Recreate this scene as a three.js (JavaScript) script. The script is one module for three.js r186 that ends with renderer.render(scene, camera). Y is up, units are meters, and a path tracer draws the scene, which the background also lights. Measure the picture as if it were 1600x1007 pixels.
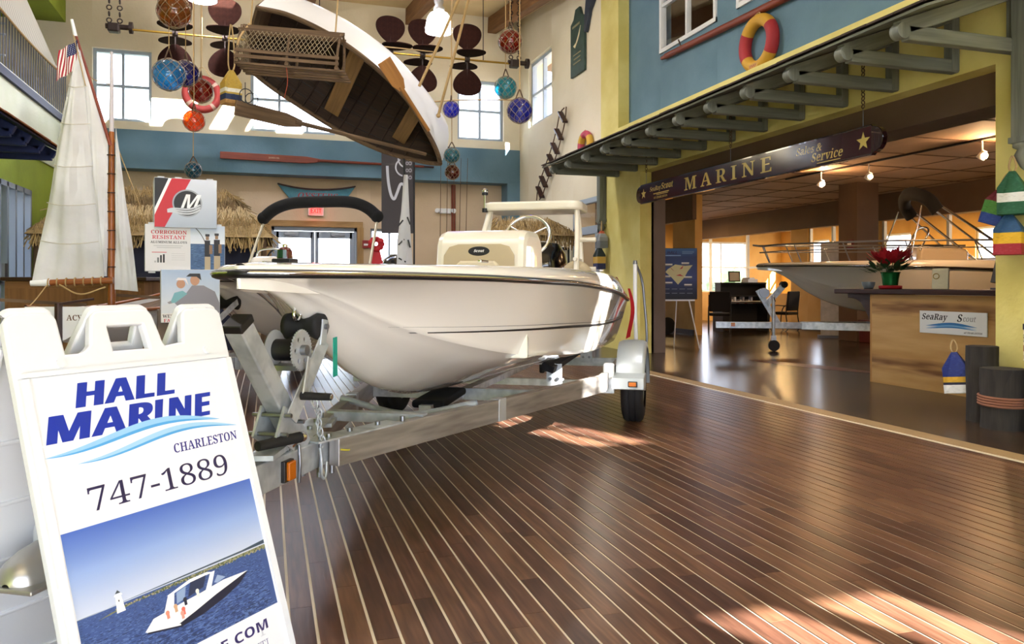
import * as THREE from 'three';
import { RoundedBoxGeometry } from 'three/addons/geometries/RoundedBoxGeometry.js';
import { mergeGeometries, mergeVertices, toCreasedNormals } from 'three/addons/utils/BufferGeometryUtils.js';
import { RectAreaLightUniformsLib } from 'three/addons/lights/RectAreaLightUniformsLib.js';

// ------------------------------------------------------------------ camera, sky, sun, exposure
const scene = new THREE.Scene();
const renderer = new THREE.WebGLRenderer({ antialias: true });
renderer.toneMapping = THREE.LinearToneMapping;
renderer.toneMappingExposure = 2.85;
renderer.shadowMap.enabled = true;
RectAreaLightUniformsLib.init();

const FOCAL = 1213, FRAME_W = 1600, FRAME_H = 1007, HORIZON = 445, EYE = 1.2;
const camera = new THREE.PerspectiveCamera(2 * Math.atan(FRAME_H / 2 / FOCAL) * 180 / Math.PI, FRAME_W / FRAME_H, 0.05, 400);
camera.position.set(0, EYE, 0);
camera.rotation.y = -17.5 * Math.PI / 180;
camera.setViewOffset(FRAME_W, FRAME_H, 0, FRAME_H / 2 - HORIZON, FRAME_W, FRAME_H);   // shift lens: verticals stay upright
camera.updateProjectionMatrix();

{ // clear winter sky: pale at the horizon, bluer overhead
  const W = 64, H = 32, d = new Float32Array(W * H * 4);
  for (let j = 0; j < H; j++) for (let i = 0; i < W; i++) {
    const el = Math.max(0, (j + 0.5) / H * 180 - 90) / 90, k = Math.pow(el, 0.55), o = (j * W + i) * 4;
    d[o] = 2.9 * (1 - k) + 1.25 * k; d[o + 1] = 3.1 * (1 - k) + 1.8 * k; d[o + 2] = 3.4 * (1 - k) + 3.1 * k; d[o + 3] = 1;
  }
  const t = new THREE.DataTexture(d, W, H, THREE.RGBAFormat, THREE.FloatType);
  t.mapping = THREE.EquirectangularReflectionMapping; t.magFilter = t.minFilter = THREE.LinearFilter; t.needsUpdate = true;
  scene.background = t;
}
const sun = new THREE.DirectionalLight(0xfffaf2, 24);
sun.position.set(0.36 * 40, 0.55 * 40, 0.93 * 40 - 8); sun.target.position.set(0, 0, -8);
sun.castShadow = true; sun.shadow.mapSize.set(4096, 4096);
Object.assign(sun.shadow.camera, { left: -22, right: 22, top: 22, bottom: -22, near: 1, far: 110 });
scene.add(sun, sun.target);

// ------------------------------------------------------------------ helpers
let seedState = 12345;
const rnd = () => { seedState |= 0; seedState = seedState + 0x6D2B79F5 | 0; let t = Math.imul(seedState ^ seedState >>> 15, 1 | seedState); t = t + Math.imul(t ^ t >>> 7, 61 | t) ^ t; return ((t ^ t >>> 14) >>> 0) / 4294967296; };
const rr = (a, b) => a + (b - a) * rnd();
const V = (x, y, z) => new THREE.Vector3(x, y, z);
const PI = Math.PI, R = a => a * PI / 180, lerp = (a, b, t) => a + (b - a) * t;
const used = {};
function numbered(n) { const k = used[n] = (used[n] ?? -1) + 1; return k ? `${n}_${String(k).padStart(3, '0')}` : n; }
function tag(o, label, category, group, kind) {
  o.userData.label = label; o.userData.category = category;
  if (group) o.userData.group = group;
  if (kind) o.userData.kind = kind;
  return o;
}
function thing(name, label, category, [x, y, z] = [0, 0, 0], turn = 0, group) {
  const o = new THREE.Group(); o.name = numbered(name); scene.add(o);
  o.position.set(x, y, z); o.rotation.y = turn;
  return tag(o, label, category, group);
}
function copyOf(o, label, [x, y, z], turn = 0) {
  const c = o.clone(); c.name = numbered(o.name.replace(/_\d{3}$/, '')); c.userData = { ...o.userData, label };
  c.position.set(x, y, z); c.rotation.y = turn; scene.add(c); return c;
}
// uv in metres, u along the longest side of the piece
function uvMetres(g) {
  g = g.index ? g.toNonIndexed() : g;
  if (!g.attributes.normal) g.computeVertexNormals();
  g.computeBoundingBox();
  const s = g.boundingBox.getSize(new THREE.Vector3()), sz = [s.x, s.y, s.z], L = sz.indexOf(Math.max(...sz));
  const p = g.attributes.position, uv = new Float32Array(p.count * 2), ou = rnd() * 3, ov = rnd() * 3;
  const a = V(), b = V(), c = V(), n = V();
  for (let i = 0; i < p.count; i += 3) {
    a.fromBufferAttribute(p, i); b.fromBufferAttribute(p, i + 1); c.fromBufferAttribute(p, i + 2);
    n.subVectors(b, a).cross(c.clone().sub(a));
    const m = [Math.abs(n.x), Math.abs(n.y), Math.abs(n.z)], k = m.indexOf(Math.max(...m));
    let ax = [0, 1, 2].filter(q => q !== k);
    if (ax[1] === L) ax = [ax[1], ax[0]];
    [a, b, c].forEach((q, j) => { const e = [q.x, q.y, q.z]; uv[(i + j) * 2] = e[ax[0]] + ou; uv[(i + j) * 2 + 1] = e[ax[1]] + ov; });
  }
  g.setAttribute('uv', new THREE.BufferAttribute(uv, 2));
  for (const k of Object.keys(g.attributes)) if (!['position', 'normal', 'uv'].includes(k)) g.deleteAttribute(k);
  return g;
}
const M4 = new THREE.Matrix4();
class MB {                                            // collects pieces of ONE part and joins them
  constructor() { this.g = []; }
  add(g, m) { g = uvMetres(g); if (m) g.applyMatrix4(m); this.g.push(g); return this; }
  raw(g, m) { g = g.index ? g.toNonIndexed() : g; for (const k of Object.keys(g.attributes)) if (!['position', 'normal', 'uv'].includes(k)) g.deleteAttribute(k); if (m) g.applyMatrix4(m); this.g.push(g); return this; }
  box(x, y, z, w, h, d, ry = 0, rx = 0, rz = 0, bev = 0) {
    const g = bev ? new RoundedBoxGeometry(w, h, d, 2, bev) : new THREE.BoxGeometry(w, h, d);
    return this.add(g, new THREE.Matrix4().makeRotationFromEuler(new THREE.Euler(rx, ry, rz, 'YXZ')).setPosition(x, y, z));
  }
  bar(p, q, w, h, bev = 0, roll = 0) {                // long box from p to q; h is its upright side
    p = V(...p); q = V(...q); const d = q.clone().sub(p), L = d.length(); d.divideScalar(L);
    const up0 = Math.abs(d.y) > 0.98 ? V(1, 0, 0) : V(0, 1, 0), z = d.clone().cross(up0).normalize(), y = z.clone().cross(d);
    const m = new THREE.Matrix4().makeBasis(d, y, z); if (roll) m.multiply(new THREE.Matrix4().makeRotationX(roll));
    m.setPosition(p.add(q).multiplyScalar(0.5));
    return this.add(bev ? new RoundedBoxGeometry(L, h, w, 2, bev) : new THREE.BoxGeometry(L, h, w), m);
  }
  cyl(p, q, r0, r1 = r0, seg = 12) {
    p = V(...p); q = V(...q); const d = q.clone().sub(p), L = d.length();
    const m = new THREE.Matrix4().makeRotationFromQuaternion(new THREE.Quaternion().setFromUnitVectors(V(0, 1, 0), d.divideScalar(L))).setPosition(p.add(q).multiplyScalar(0.5));
    return this.add(new THREE.CylinderGeometry(r1, r0, L, seg), m);
  }
  tube(pts, r, seg = 8, closed = false, n) {
    const c = new THREE.CatmullRomCurve3(pts.map(p => V(...p)), closed, 'centripetal');
    return this.add(new THREE.TubeGeometry(c, n || pts.length * 5, r, seg, closed));
  }
  sph(x, y, z, r, sx = 1, sy = 1, sz = 1, ws = 20, hs = 14) { return this.add(new THREE.SphereGeometry(r, ws, hs), new THREE.Matrix4().makeScale(sx, sy, sz).setPosition(x, y, z)); }
  lathe(prof, m, seg = 24) { return this.add(new THREE.LatheGeometry(prof.map(p => new THREE.Vector2(p[0], p[1])), seg), m); }
  tor(m, R0, r, seg = 10, n = 28, arc = PI * 2) { return this.add(new THREE.TorusGeometry(R0, r, seg, n, arc), m); }
  ext(pts, depth, m, bev = 0, holes = []) {
    const s = pts instanceof THREE.Shape ? pts : new THREE.Shape(pts.map(p => new THREE.Vector2(p[0], p[1])));
    for (const h of holes) s.holes.push(new THREE.Path(h.map(p => new THREE.Vector2(p[0], p[1]))));
    return this.add(new THREE.ExtrudeGeometry(s, { depth, bevelEnabled: bev > 0, bevelSize: bev, bevelThickness: bev, bevelSegments: 2, steps: 1, curveSegments: 14 }), m);
  }
  loft(rings, closed = false, caps = false) {         // rings: arrays of [x, y, z], smooth surface
    const n = rings[0].length, pos = [], idx = [];
    for (const r of rings) for (const p of r) pos.push(...p);
    const m = closed ? n : n - 1;
    for (let i = 0; i + 1 < rings.length; i++) for (let j = 0; j < m; j++) {
      const a = i * n + j, b = i * n + (j + 1) % n, c = a + n, d = b + n; idx.push(a, c, b, b, c, d);
    }
    if (caps) for (const e of [0, rings.length - 1]) {
      const c = [0, 1, 2].map(k => rings[e].reduce((t, p) => t + p[k], 0) / n), o = pos.length / 3; pos.push(...c);
      for (let j = 0; j < m; j++) { const a = e * n + j, b = e * n + (j + 1) % n; e ? idx.push(a, o, b) : idx.push(a, b, o); }
    }
    let g = new THREE.BufferGeometry(); g.setAttribute('position', new THREE.Float32BufferAttribute(pos, 3)); g.setIndex(idx);
    g.computeVertexNormals(); return this.add(g);
  }
  geo() { return this.g.length === 1 ? this.g[0] : mergeGeometries(this.g); }
  build(name, m, parent = scene, crease = 0) {
    let g = this.geo(); if (crease) g = toCreasedNormals(g, crease);
    const o = new THREE.Mesh(g, m); o.name = parent === scene ? numbered(name) : name; o.castShadow = o.receiveShadow = true; parent.add(o); return o;
  }
}
const B = () => new MB();
const at = (x, y, z, rx = 0, ry = 0, rz = 0, s = 1) => new THREE.Matrix4().compose(V(x, y, z), new THREE.Quaternion().setFromEuler(new THREE.Euler(rx, ry, rz, 'YXZ')), V(s, s, s));
const struct = (o, label, category) => { o.userData.kind = 'structure'; if (label) { o.userData.label = label; o.userData.category = category; } return o; };
const one = (b, name, m, label, category, group, kind) => tag(b.build(name, m), label, category, group, kind);

// periodic value noise
const hash = (x, y, s) => { let h = Math.imul(x, 374761393) + Math.imul(y, 668265263) + Math.imul(s, 1274126177) | 0; h = Math.imul(h ^ h >>> 13, 1274126177); return ((h ^ h >>> 16) >>> 0) / 4294967296; };
function vnoise(x, y, px, py, s) {
  const xi = Math.floor(x), yi = Math.floor(y), fx = x - xi, fy = y - yi, u = fx * fx * (3 - 2 * fx), v = fy * fy * (3 - 2 * fy), w = (a, n) => ((a % n) + n) % n;
  const a = hash(w(xi, px), w(yi, py), s), b = hash(w(xi + 1, px), w(yi, py), s), c = hash(w(xi, px), w(yi + 1, py), s), d = hash(w(xi + 1, px), w(yi + 1, py), s);
  return lerp(lerp(a, b, u), lerp(c, d, u), v);
}
function fbm(u, v, px, py, oct, s) { let t = 0, a = 0.5, n = 0; for (let i = 0; i < oct; i++) { t += a * vnoise(u * px, v * py, px, py, s + i * 17); n += a; a *= 0.5; px *= 2; py *= 2; } return t / n; }
const hex = h => { const c = new THREE.Color(h); const g = q => Math.round(255 * (q <= 0.0031308 ? q * 12.92 : 1.055 * Math.pow(q, 1 / 2.4) - 0.055)); return [g(c.r), g(c.g), g(c.b)]; };
function dataTex(N, fn, srgb = true) {
  const d = new Uint8Array(N * N * 4);
  for (let j = 0; j < N; j++) for (let i = 0; i < N; i++) { const c = fn(i / N, j / N), o = (j * N + i) * 4; d[o] = c[0]; d[o + 1] = c[1]; d[o + 2] = c[2]; d[o + 3] = 255; }
  const t = new THREE.DataTexture(d, N, N, THREE.RGBAFormat); t.wrapS = t.wrapT = THREE.RepeatWrapping; t.magFilter = THREE.LinearFilter; t.minFilter = THREE.LinearMipmapLinearFilter; t.generateMipmaps = true;
  if (srgb) t.colorSpace = THREE.SRGBColorSpace; t.needsUpdate = true; return t;
}
const mix3 = (a, b, t) => [0, 1, 2].map(k => Math.max(0, Math.min(255, a[k] + (b[k] - a[k]) * t)));
const cl01 = t => Math.max(0, Math.min(1, t));
const std = (o) => new THREE.MeshStandardMaterial({ roughness: 0.6, ...o });
const phys = (o) => new THREE.MeshPhysicalMaterial({ roughness: 0.4, ...o });
// mottled paint / plaster
const bumpNoise = dataTex(256, (u, v) => { const t = 255 * fbm(u, v, 24, 24, 3, 5); return [t, t, t]; }, false);
function plaster(c1, c2, size = 2, rough = 0.8, seed = 1, o = {}) {
  const a = hex(c1), b = hex(c2), t = dataTex(256, (u, v) => mix3(a, b, cl01((fbm(u, v, 4, 4, 5, seed) - 0.3) * 2.2)));
  t.repeat.set(1 / size, 1 / size); const bm = bumpNoise.clone(); bm.repeat.set(1 / 0.8, 1 / 0.8); bm.needsUpdate = true;
  return std({ map: t, roughness: rough, bumpMap: bm, bumpScale: 0.002, ...o });
}
// wood, grain along u
function wood(c1, c2, size = 1, rough = 0.7, seed = 3, fine = 40, o = {}) {
  const a = hex(c1), b = hex(c2);
  const val = (u, v) => cl01((fbm(u, v + 0.02 * fbm(u, v, 6, 4, 2, seed + 9), 4, fine, 3, seed) * 0.65 + fbm(u, v, 3, 8, 3, seed + 4) * 0.5 - 0.25) * 1.5);
  const t = dataTex(256, (u, v) => mix3(a, b, val(u, v))), bm = dataTex(128, (u, v) => { const q = 255 * (1 - val(u, v)); return [q, q, q]; }, false);
  t.repeat.set(1 / size, 1 / (size * 0.5)); bm.repeat.copy(t.repeat);
  return (o.specularIntensity ? phys : std)({ map: t, roughness: rough, bumpMap: bm, bumpScale: 0.0015, ...o });
}
function canvasTex(w, h, draw) {
  const c = document.createElement('canvas'); c.width = w; c.height = h; const x = c.getContext('2d'); draw(x, w, h);
  const t = new THREE.CanvasTexture(c); t.colorSpace = THREE.SRGBColorSpace; t.magFilter = THREE.LinearFilter; return t;
}
function printed(name, w, h, tex, parent, m, o = {}) {            // a flat print on a flat face
  const g = new THREE.PlaneGeometry(w, h); g.applyMatrix4(m);
  const p = new THREE.Mesh(g, std({ map: tex, roughness: 0.5, ...o })); p.name = name; p.castShadow = p.receiveShadow = true; parent.add(p); return p;
}
const fill = (x, c, pts) => { x.fillStyle = c; x.beginPath(); pts.forEach((p, i) => i ? x.lineTo(p[0], p[1]) : x.moveTo(p[0], p[1])); x.closePath(); x.fill(); };

// ------------------------------------------------------------------ shared materials
const M = {
  cream: plaster('#ebe3ca', '#e4dabd', 3, 0.85, 11), yellow: plaster('#e2d684', '#d3c46c', 1.6, 0.7, 12), blueWall: plaster('#67889a', '#587a8b', 2.4, 0.75, 13),
  beige: plaster('#d2bd9e', '#c7b192', 3, 0.85, 14), green: plaster('#95a82f', '#88992a', 2, 0.8, 15), navy: std({ color: '#16204a', roughness: 0.6 }),
  brown: plaster('#66503e', '#5b4636', 2, 0.8, 16), ochre: plaster('#d2a860', '#c4994f', 2, 0.8, 17), roomCeil: plaster('#a58a70', '#9a8067', 2, 0.75, 18),
  alu: std({ color: '#9aa6b4', roughness: 0.45, metalness: 0.3 }), whiteTrim: std({ color: '#dfe3e4', roughness: 0.5 }), blueTrim: std({ color: '#a3b2c0', roughness: 0.5 }),
  glass: phys({ color: '#ffffff', transmission: 1, roughness: 0.02, thickness: 0, ior: 1.45 }),
  gel: phys({ color: '#f7f3ea', roughness: 0.16, clearcoat: 1, clearcoatRoughness: 0.04 }),
  white: std({ color: '#eceeee', roughness: 0.4 }), chrome: std({ color: '#dfe2e6', roughness: 0.12, metalness: 1 }), black: std({ color: '#17171a', roughness: 0.45 }),
  rubber: std({ color: '#19191b', roughness: 0.75 }), steel: std({ color: '#8e9298', roughness: 0.35, metalness: 0.9 }), brass: std({ color: '#b8953f', roughness: 0.35, metalness: 0.9 }),
  rope: std({ color: '#b79a6a', roughness: 0.9 }), ropeDark: std({ color: '#5b4733', roughness: 0.95 }), twine: std({ color: '#8c7d64', roughness: 0.95 }),
  oldWood: wood('#7a6248', '#4b3927', 1.2, 0.85, 21), timber: wood('#8a6238', '#6a4724', 2, 0.8, 22), greyWood: wood('#7f8276', '#5f6358', 1.4, 0.85, 23),
  paleGreen: wood('#a7b2a2', '#86947f', 1.2, 0.75, 24), varnish: wood('#a8622c', '#7d4319', 1.2, 0.35, 25), redOar: wood('#8e3f24', '#6d2b17', 1.6, 0.5, 26),
  darkInside: wood('#3f2c1c', '#23170e', 1.4, 0.8, 27), thwart: wood('#8a6a3f', '#6a4f2c', 1.2, 0.8, 28), oar: wood('#b07c3c', '#8d5d28', 1.4, 0.6, 29), ply: wood('#c99a58', '#b98745', 1.6, 0.55, 30, 12),
  thatch: wood('#b69a64', '#6f5a36', 0.6, 0.95, 31, 60), sail: plaster('#dedfde', '#cbcbc8', 1.2, 0.9, 32), fan: std({ color: '#2a1a17', roughness: 0.8 }), darkMetal: std({ color: '#3a2f2a', roughness: 0.6, metalness: 0.5 }),
  red: std({ color: '#b3121f', roughness: 0.6 }), teal: std({ color: '#12a08c', roughness: 0.5 }), amber: phys({ color: '#e07a10', roughness: 0.2, transmission: 0.3, thickness: 0 }),
  darkWood: wood('#3d1f19', '#2c1511', 1.4, 0.35, 33), blackFabric: std({ color: '#141416', roughness: 0.95 }), charcoal: std({ color: '#23211f', roughness: 0.7 }),
  railPaint: std({ color: '#6f7b98', roughness: 0.5 }), zinc: std({ color: '#c4c9cd', roughness: 0.35, metalness: 0.45 }),
  galv: (() => { const a = hex('#cdd3d7'), b = hex('#a9b1b7'); const t = dataTex(256, (u, v) => mix3(a, b, cl01((fbm(u, v, 10, 10, 3, 41) - 0.3) * 2))); t.repeat.set(2, 2); return std({ map: t, metalness: 0.4, roughness: 0.36 }); })(),
  aluBeam: (() => { const a = hex('#bdb9b5'), b = hex('#98938f'); const t = dataTex(256, (u, v) => mix3(a, b, cl01((fbm(u, v, 4, 40, 3, 43) - 0.3) * 1.8))); t.repeat.set(1, 1); return std({ map: t, metalness: 0.65, roughness: 0.42 }); })(),
};

// ------------------------------------------------------------------ structure: shell of the showroom
function cells(a0, a1, b0, b1, holes, put) {
  const as = [...new Set([a0, a1, ...holes.flatMap(h => [h[0], h[1]])])].filter(v => v >= a0 && v <= a1).sort((p, q) => p - q);
  const bs = [...new Set([b0, b1, ...holes.flatMap(h => [h[2], h[3]])])].filter(v => v >= b0 && v <= b1).sort((p, q) => p - q);
  for (let i = 0; i + 1 < as.length; i++) {
    let run = null;
    for (let j = 0; j + 1 < bs.length; j++) {
      const a = (as[i] + as[i + 1]) / 2, b = (bs[j] + bs[j + 1]) / 2, open = holes.some(h => a > h[0] && a < h[1] && b > h[2] && b < h[3]);
      if (!open) { if (run === null) run = bs[j]; }
      if (run !== null && (open || j + 2 === bs.length)) { put(as[i], as[i + 1], run, open ? bs[j] : bs[j + 1]); run = null; }
    }
  }
}
// wall across x: x0..x1 thick, runs z0..z1, y0..y1, holes [z0,z1,y0,y1]
function wallX(x0, x1, z0, z1, y0, y1, holes, mb = B()) { cells(z0, z1, y0, y1, holes, (a, b, c, d) => mb.box((x0 + x1) / 2, (c + d) / 2, (a + b) / 2, x1 - x0, d - c, b - a)); return mb; }
function wallZ(z0, z1, x0, x1, y0, y1, holes, mb = B()) { cells(x0, x1, y0, y1, holes, (a, b, c, d) => mb.box((a + b) / 2, (c + d) / 2, (z0 + z1) / 2, b - a, d - c, z1 - z0)); return mb; }
function slab(y0, y1, x0, x1, z0, z1, holes = [], mb = B()) { cells(x0, x1, z0, z1, holes, (a, b, c, d) => mb.box((a + b) / 2, (y0 + y1) / 2, (c + d) / 2, b - a, y1 - y0, d - c)); return mb; }

// floor: cream inlay strips show between the planks
const PLANK_W = 0.0899, STRIP = 0.0115, PLANK_L = 0.92;
{
  const inlay = std({ color: '#e2d6bd', roughness: 0.4 });
  const floor = struct(slab(-0.2, -0.002, -4.4, 5.07, -19.6, 3.2).build('floor', inlay), 'striped plank floor of the showroom', 'floor');
  const planks = [];
  for (let i = 0; i < 103; i++) {
    const x = -4.24 + i * PLANK_W + PLANK_W / 2; if (x > 4.86) break;
    const off = hash(i, 3, 9) * PLANK_L;
    for (let k = 0; k < 26; k++) { const z = 3.3 - off - k * PLANK_L; if (z < -19.4) break; planks.push([x, z, hash(i, k, 77)]); }
  }
  // the planks that show largest in view are meshes of their own
  const sn = Math.sin(R(17.5)), cs = Math.cos(R(17.5));
  for (const p of planks) {
    const d = sn * p[0] - cs * p[1], r = cs * p[0] + sn * p[1], u = r / d;
    const px = 800 + FOCAL * u, py = 445 + FOCAL * EYE / d;
    p[3] = d > 1.6 && px > 440 && px < 1640 && py < 1090 ? d : 999;
  }
  planks.sort((a, b) => a[3] - b[3]);
  const tones = [['#6c4a3a', '#432b20'], ['#765440', '#4b3225'], ['#5e4033', '#3a251d'], ['#7f5d46', '#533829'], ['#664637', '#3f2920'], ['#725141', '#482f23']];
  const mats = tones.map((t, i) => wood(t[0], t[1], 0.7, 0.3, 60 + i, 34, { bumpScale: 0.0004, specularIntensity: 0.6 }));
  const geos = Array.from({ length: 10 }, () => B().box(0, 0, 0, PLANK_W - STRIP, 0.004, PLANK_L - 0.0015).geo());
  planks.slice(0, 300).forEach(([x, z, h], i) => {
    const m = new THREE.Mesh(geos[i % 10], mats[Math.floor(h * 6) % 6]); m.name = i ? `plank_${String(i).padStart(3, '0')}` : 'plank'; m.position.set(x, 0, z); m.receiveShadow = m.castShadow = true; floor.add(m);
  });
  const rest = planks.slice(300), base = wood('#ffffff', '#c2b8b0', 0.9, 0.3, 66, 26, { bumpScale: 0.0004, specularIntensity: 0.6 });
  const im = new THREE.InstancedMesh(geos[0], base, rest.length); im.name = 'planking'; im.userData.kind = 'stuff'; im.receiveShadow = true;
  const c = new THREE.Color();
  rest.forEach(([x, z, h], i) => { im.setMatrixAt(i, M4.makeTranslation(x, 0, z)); const t = tones[Math.floor(h * 6) % 6]; c.set(t[0]).lerp(new THREE.Color(t[1]), 0.25); im.setColorAt(i, c); });
  floor.add(im);
  const edge = slab(-0.1, 0.003, 4.9, 5.07, -19.5, 3).build('floor_border', std({ color: '#a58a62', roughness: 0.5 }), floor);
  const stain = (() => { const a = hex('#4a3a2c'), b = hex('#2e2722'); const t = dataTex(512, (u, v) => mix3(a, b, cl01((fbm(u, v, 4, 4, 6, 91) - 0.28) * 2.2))); t.repeat.set(0.25, 0.25); return std({ map: t, roughness: 0.22 }); })();
  const sf = struct(slab(-0.2, 0, 5.07, 18.5, -24.5, 3.2).build('floor_side', stain), 'dark stained concrete floor of the side showroom', 'floor');
  const shp = [[-1.1, 0], [-0.7, 0.16], [0.2, 0.2], [0.9, 0.1], [1.25, 0], [0.9, -0.12], [0.2, -0.2], [-0.7, -0.14]];
  B().ext(new THREE.Shape(new THREE.SplineCurve(shp.concat([shp[0]]).map(p => new THREE.Vector2(...p))).getPoints(40)), 0.002, at(7.6, 0, -9.6, -PI / 2, R(-75), 0)).build('floor_emblem', std({ color: '#5d3228', roughness: 0.3 }), sf);
}

// ---- back wall: upper wall and blue band stand proud of the recessed beige wall below
const backWindows = [[-3.66, -2.47, 4.83, 6.42], [-0.37, 1.55, 4.78, 6.32], [4.56, 5.77, 4.86, 6.38]];
struct(wallZ(-19.5, -19, -6.4, 6.2, 4.65, 9.2, backWindows).build('wall_back', M.cream), 'cream upper wall with three windows', 'wall');
struct(wallZ(-19.5, -18.985, -4.2, 6.2, 3.79, 4.65, []).build('wall_back_band', M.blueWall), 'blue band across the back wall', 'wall');
struct(wallZ(-19.9, -19.5, -4.4, 6.3, 0, 4.2, [[0.1, 2.12, 0, 2.6], [2.45, 3.45, 0.9, 2.6]]).build('wall_back_lower', M.beige), 'recessed beige wall with the exit doors', 'wall');
struct(B().box(6.03, 1.9, -19.25, 0.34, 3.79, 0.53).build('wall_back_pier', M.blueWall), 'blue pier at the corner of the back wall', 'wall');
let windowNo = 0;
function windowUnit(x0, x1, y0, y1, z, cols, rows, fm, axis = 'z', dep = 0.08, bw = 0.06, label) {
  const g = new THREE.Group(); g.name = 'window_' + (++windowNo); scene.add(g); struct(g, label, 'window');
  const W = x1 - x0, H = y1 - y0; g.position.set(axis === 'z' ? (x0 + x1) / 2 : z, y0, axis === 'z' ? z : (x0 + x1) / 2); if (axis === 'x') g.rotation.y = PI / 2;
  const f = B(); f.box(-W / 2 + bw / 2, H / 2, 0, bw, H, dep).box(W / 2 - bw / 2, H / 2, 0, bw, H, dep).box(0, bw / 2, 0, W, bw, dep * 1.04).box(0, H - bw / 2, 0, W, bw, dep * 1.04); f.build('window_frame', fm, g);
  for (let i = 1; i < cols; i++) B().box(-W / 2 + W * i / cols, H / 2, 0, bw * 0.8, H - bw, dep * 0.8).build('mullion', fm, g);
  for (let j = 1; j < rows; j++) B().box(0, H * j / rows, 0, W - bw, bw * 0.8, dep * 0.7).build('transom', fm, g);
  const pg = new THREE.BoxGeometry(W / cols - 0.01, H / rows - 0.01, 0.006);
  for (let i = 0; i < cols; i++) for (let j = 0; j < rows; j++) { const p = new THREE.Mesh(pg, M.glass); p.name = 'pane'; p.position.set(-W / 2 + W * (i + 0.5) / cols, H * (j + 0.5) / rows, 0); g.add(p); }
  return g;
}
backWindows.forEach((w, i) => windowUnit(w[0], w[1], w[2], w[3], -19.15, i === 1 ? 3 : 2, 2, M.blueTrim, 'z', 0.1, 0.07, ['two by two window behind the model sail', 'wide window behind the hanging rowboat', 'two by two window beside the blue glass floats'][i]));
windowUnit(2.45, 3.45, 0.9, 2.6, -19.7, 2, 1, M.alu, 'z', 0.08, 0.06, 'low window beside the exit doors');

// ---- right wall: cream part, yellow part with the recessed blue panel, wide opening to the side room
struct(wallX(6.2, 6.7, -19.5, -13.9, 0, 9.2, [[-18.29, -16.65, 5.09, 6.68], [-15.33, -13.99, 0, 2.95]]).build('wall_right_cream', M.cream), 'cream wall with the rope ladder', 'wall');
struct(wallX(6.2, 6.42, -13.9, 3, 0, 9.2, [[-13.12, -1.2, 4.1, 7.6], [-12.24, -5.31, 0, 3.17]]).build('wall_right', M.yellow), 'yellow wall around the side room opening', 'wall');
const blueWin = [[-11.9, -10.15, 5.14, 6.75], [-9.62, -7.9, 5.14, 6.75]];
struct(wallX(6.42, 6.62, -13.9, 3, 3.17, 9.2, blueWin).build('wall_right_blue', M.blueWall), 'blue wall panel over the awning', 'wall');
windowUnit(-18.29, -16.65, 5.09, 6.68, 6.34, 2, 2, M.blueTrim, 'x', 0.12, 0.08, 'two by two window high in the cream side wall');
blueWin.forEach((w, i) => windowUnit(w[0], w[1], w[2], w[3], 6.44, 2, 2, M.whiteTrim, 'x', 0.1, 0.07, ['white framed window in the blue wall', 'white framed window above the blue wall oar'][i]));
{ // dark rooms behind the blue wall's windows, closed in
  const b = B(); slab(4.6, 4.7, 6.62, 9, -13.8, -6, [], b); slab(7.2, 7.3, 6.62, 9, -13.8, -6, [], b); wallX(8.9, 9, -13.8, -6, 4.6, 7.3, [], b); wallZ(-13.8, -13.7, 6.62, 9, 4.6, 7.3, [], b); wallZ(-6.1, -6, 6.62, 9, 4.6, 7.3, [], b);
  struct(b.build('wall_upper_room', M.brown), 'brown walls of the upstairs room', 'wall');
}
// ---- left wall
struct(wallX(-4.6, -4.2, -19.5, 3, 0, 4.78, [[-16.45, -14.6, 0, 2.95]]).build('wall_left', M.green), 'green wall with the glazed door under the balcony', 'wall');
struct(wallX(-6.4, -6.1, -19.5, 3, 4.5, 9.2, []).build('wall_left_balcony', M.navy), 'dark blue wall behind the balcony', 'wall');
struct(B().box(-5.2, 4.7, -8.2, 2.2, 0.14, 22.5).build('floor_balcony', M.navy), 'floor of the upper balcony', 'floor');
struct(B().box(-5.15, 7.55, -11.5, 1.95, 1.3, 15).build('ceiling_balcony', M.green), 'green bulkhead over the balcony', 'ceiling');
struct(wallX(-4.19, -4.16, -19, -5, 3.6, 4.78, []).build('wall_left_parapet', plaster('#dfe6cf', '#d5dec0', 2, 0.6, 71)), 'pale green parapet panel below the railing', 'wall');
struct(B().box(-6, 2, -15.5, 0.2, 4, 5).build('wall_left_corridor', std({ color: '#2d3a55', roughness: 0.5 })), 'dark corridor behind the glazed door', 'wall');
// ---- front wall behind the camera: shop front, two tall side lights and high windows
const frontHoles = [[-3.9, 3.2, 0.05, 2.42], [3.59, 4.0, 0.3, 3.37], [4.06, 4.49, 0.3, 3.37], [-3.4, 3.4, 4.2, 6.4], [5.45, 6.1, 4.9, 6.55]];
struct(wallZ(3, 3.25, -6.4, 6.62, 0, 9.2, frontHoles).build('wall_front', M.cream), 'cream front wall with the shop windows', 'wall');
frontHoles.forEach((h, i) => windowUnit(h[0], h[1], h[2], h[3], 3.1, [6, 1, 1, 6, 2][i], [1, 1, 1, 2, 3][i], M.alu, 'z', 0.08, i === 1 || i === 2 ? 0.02 : 0.05, 'shop window in the front wall'));
// porch keeps the sun off the shop front and the wide high windows, the sky still shines in
struct(slab(6.5, 6.6, -6.4, 5.05, 3.25, 7.6).build('ceiling_porch', M.cream), 'porch roof outside the front wall', 'porch');
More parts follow.
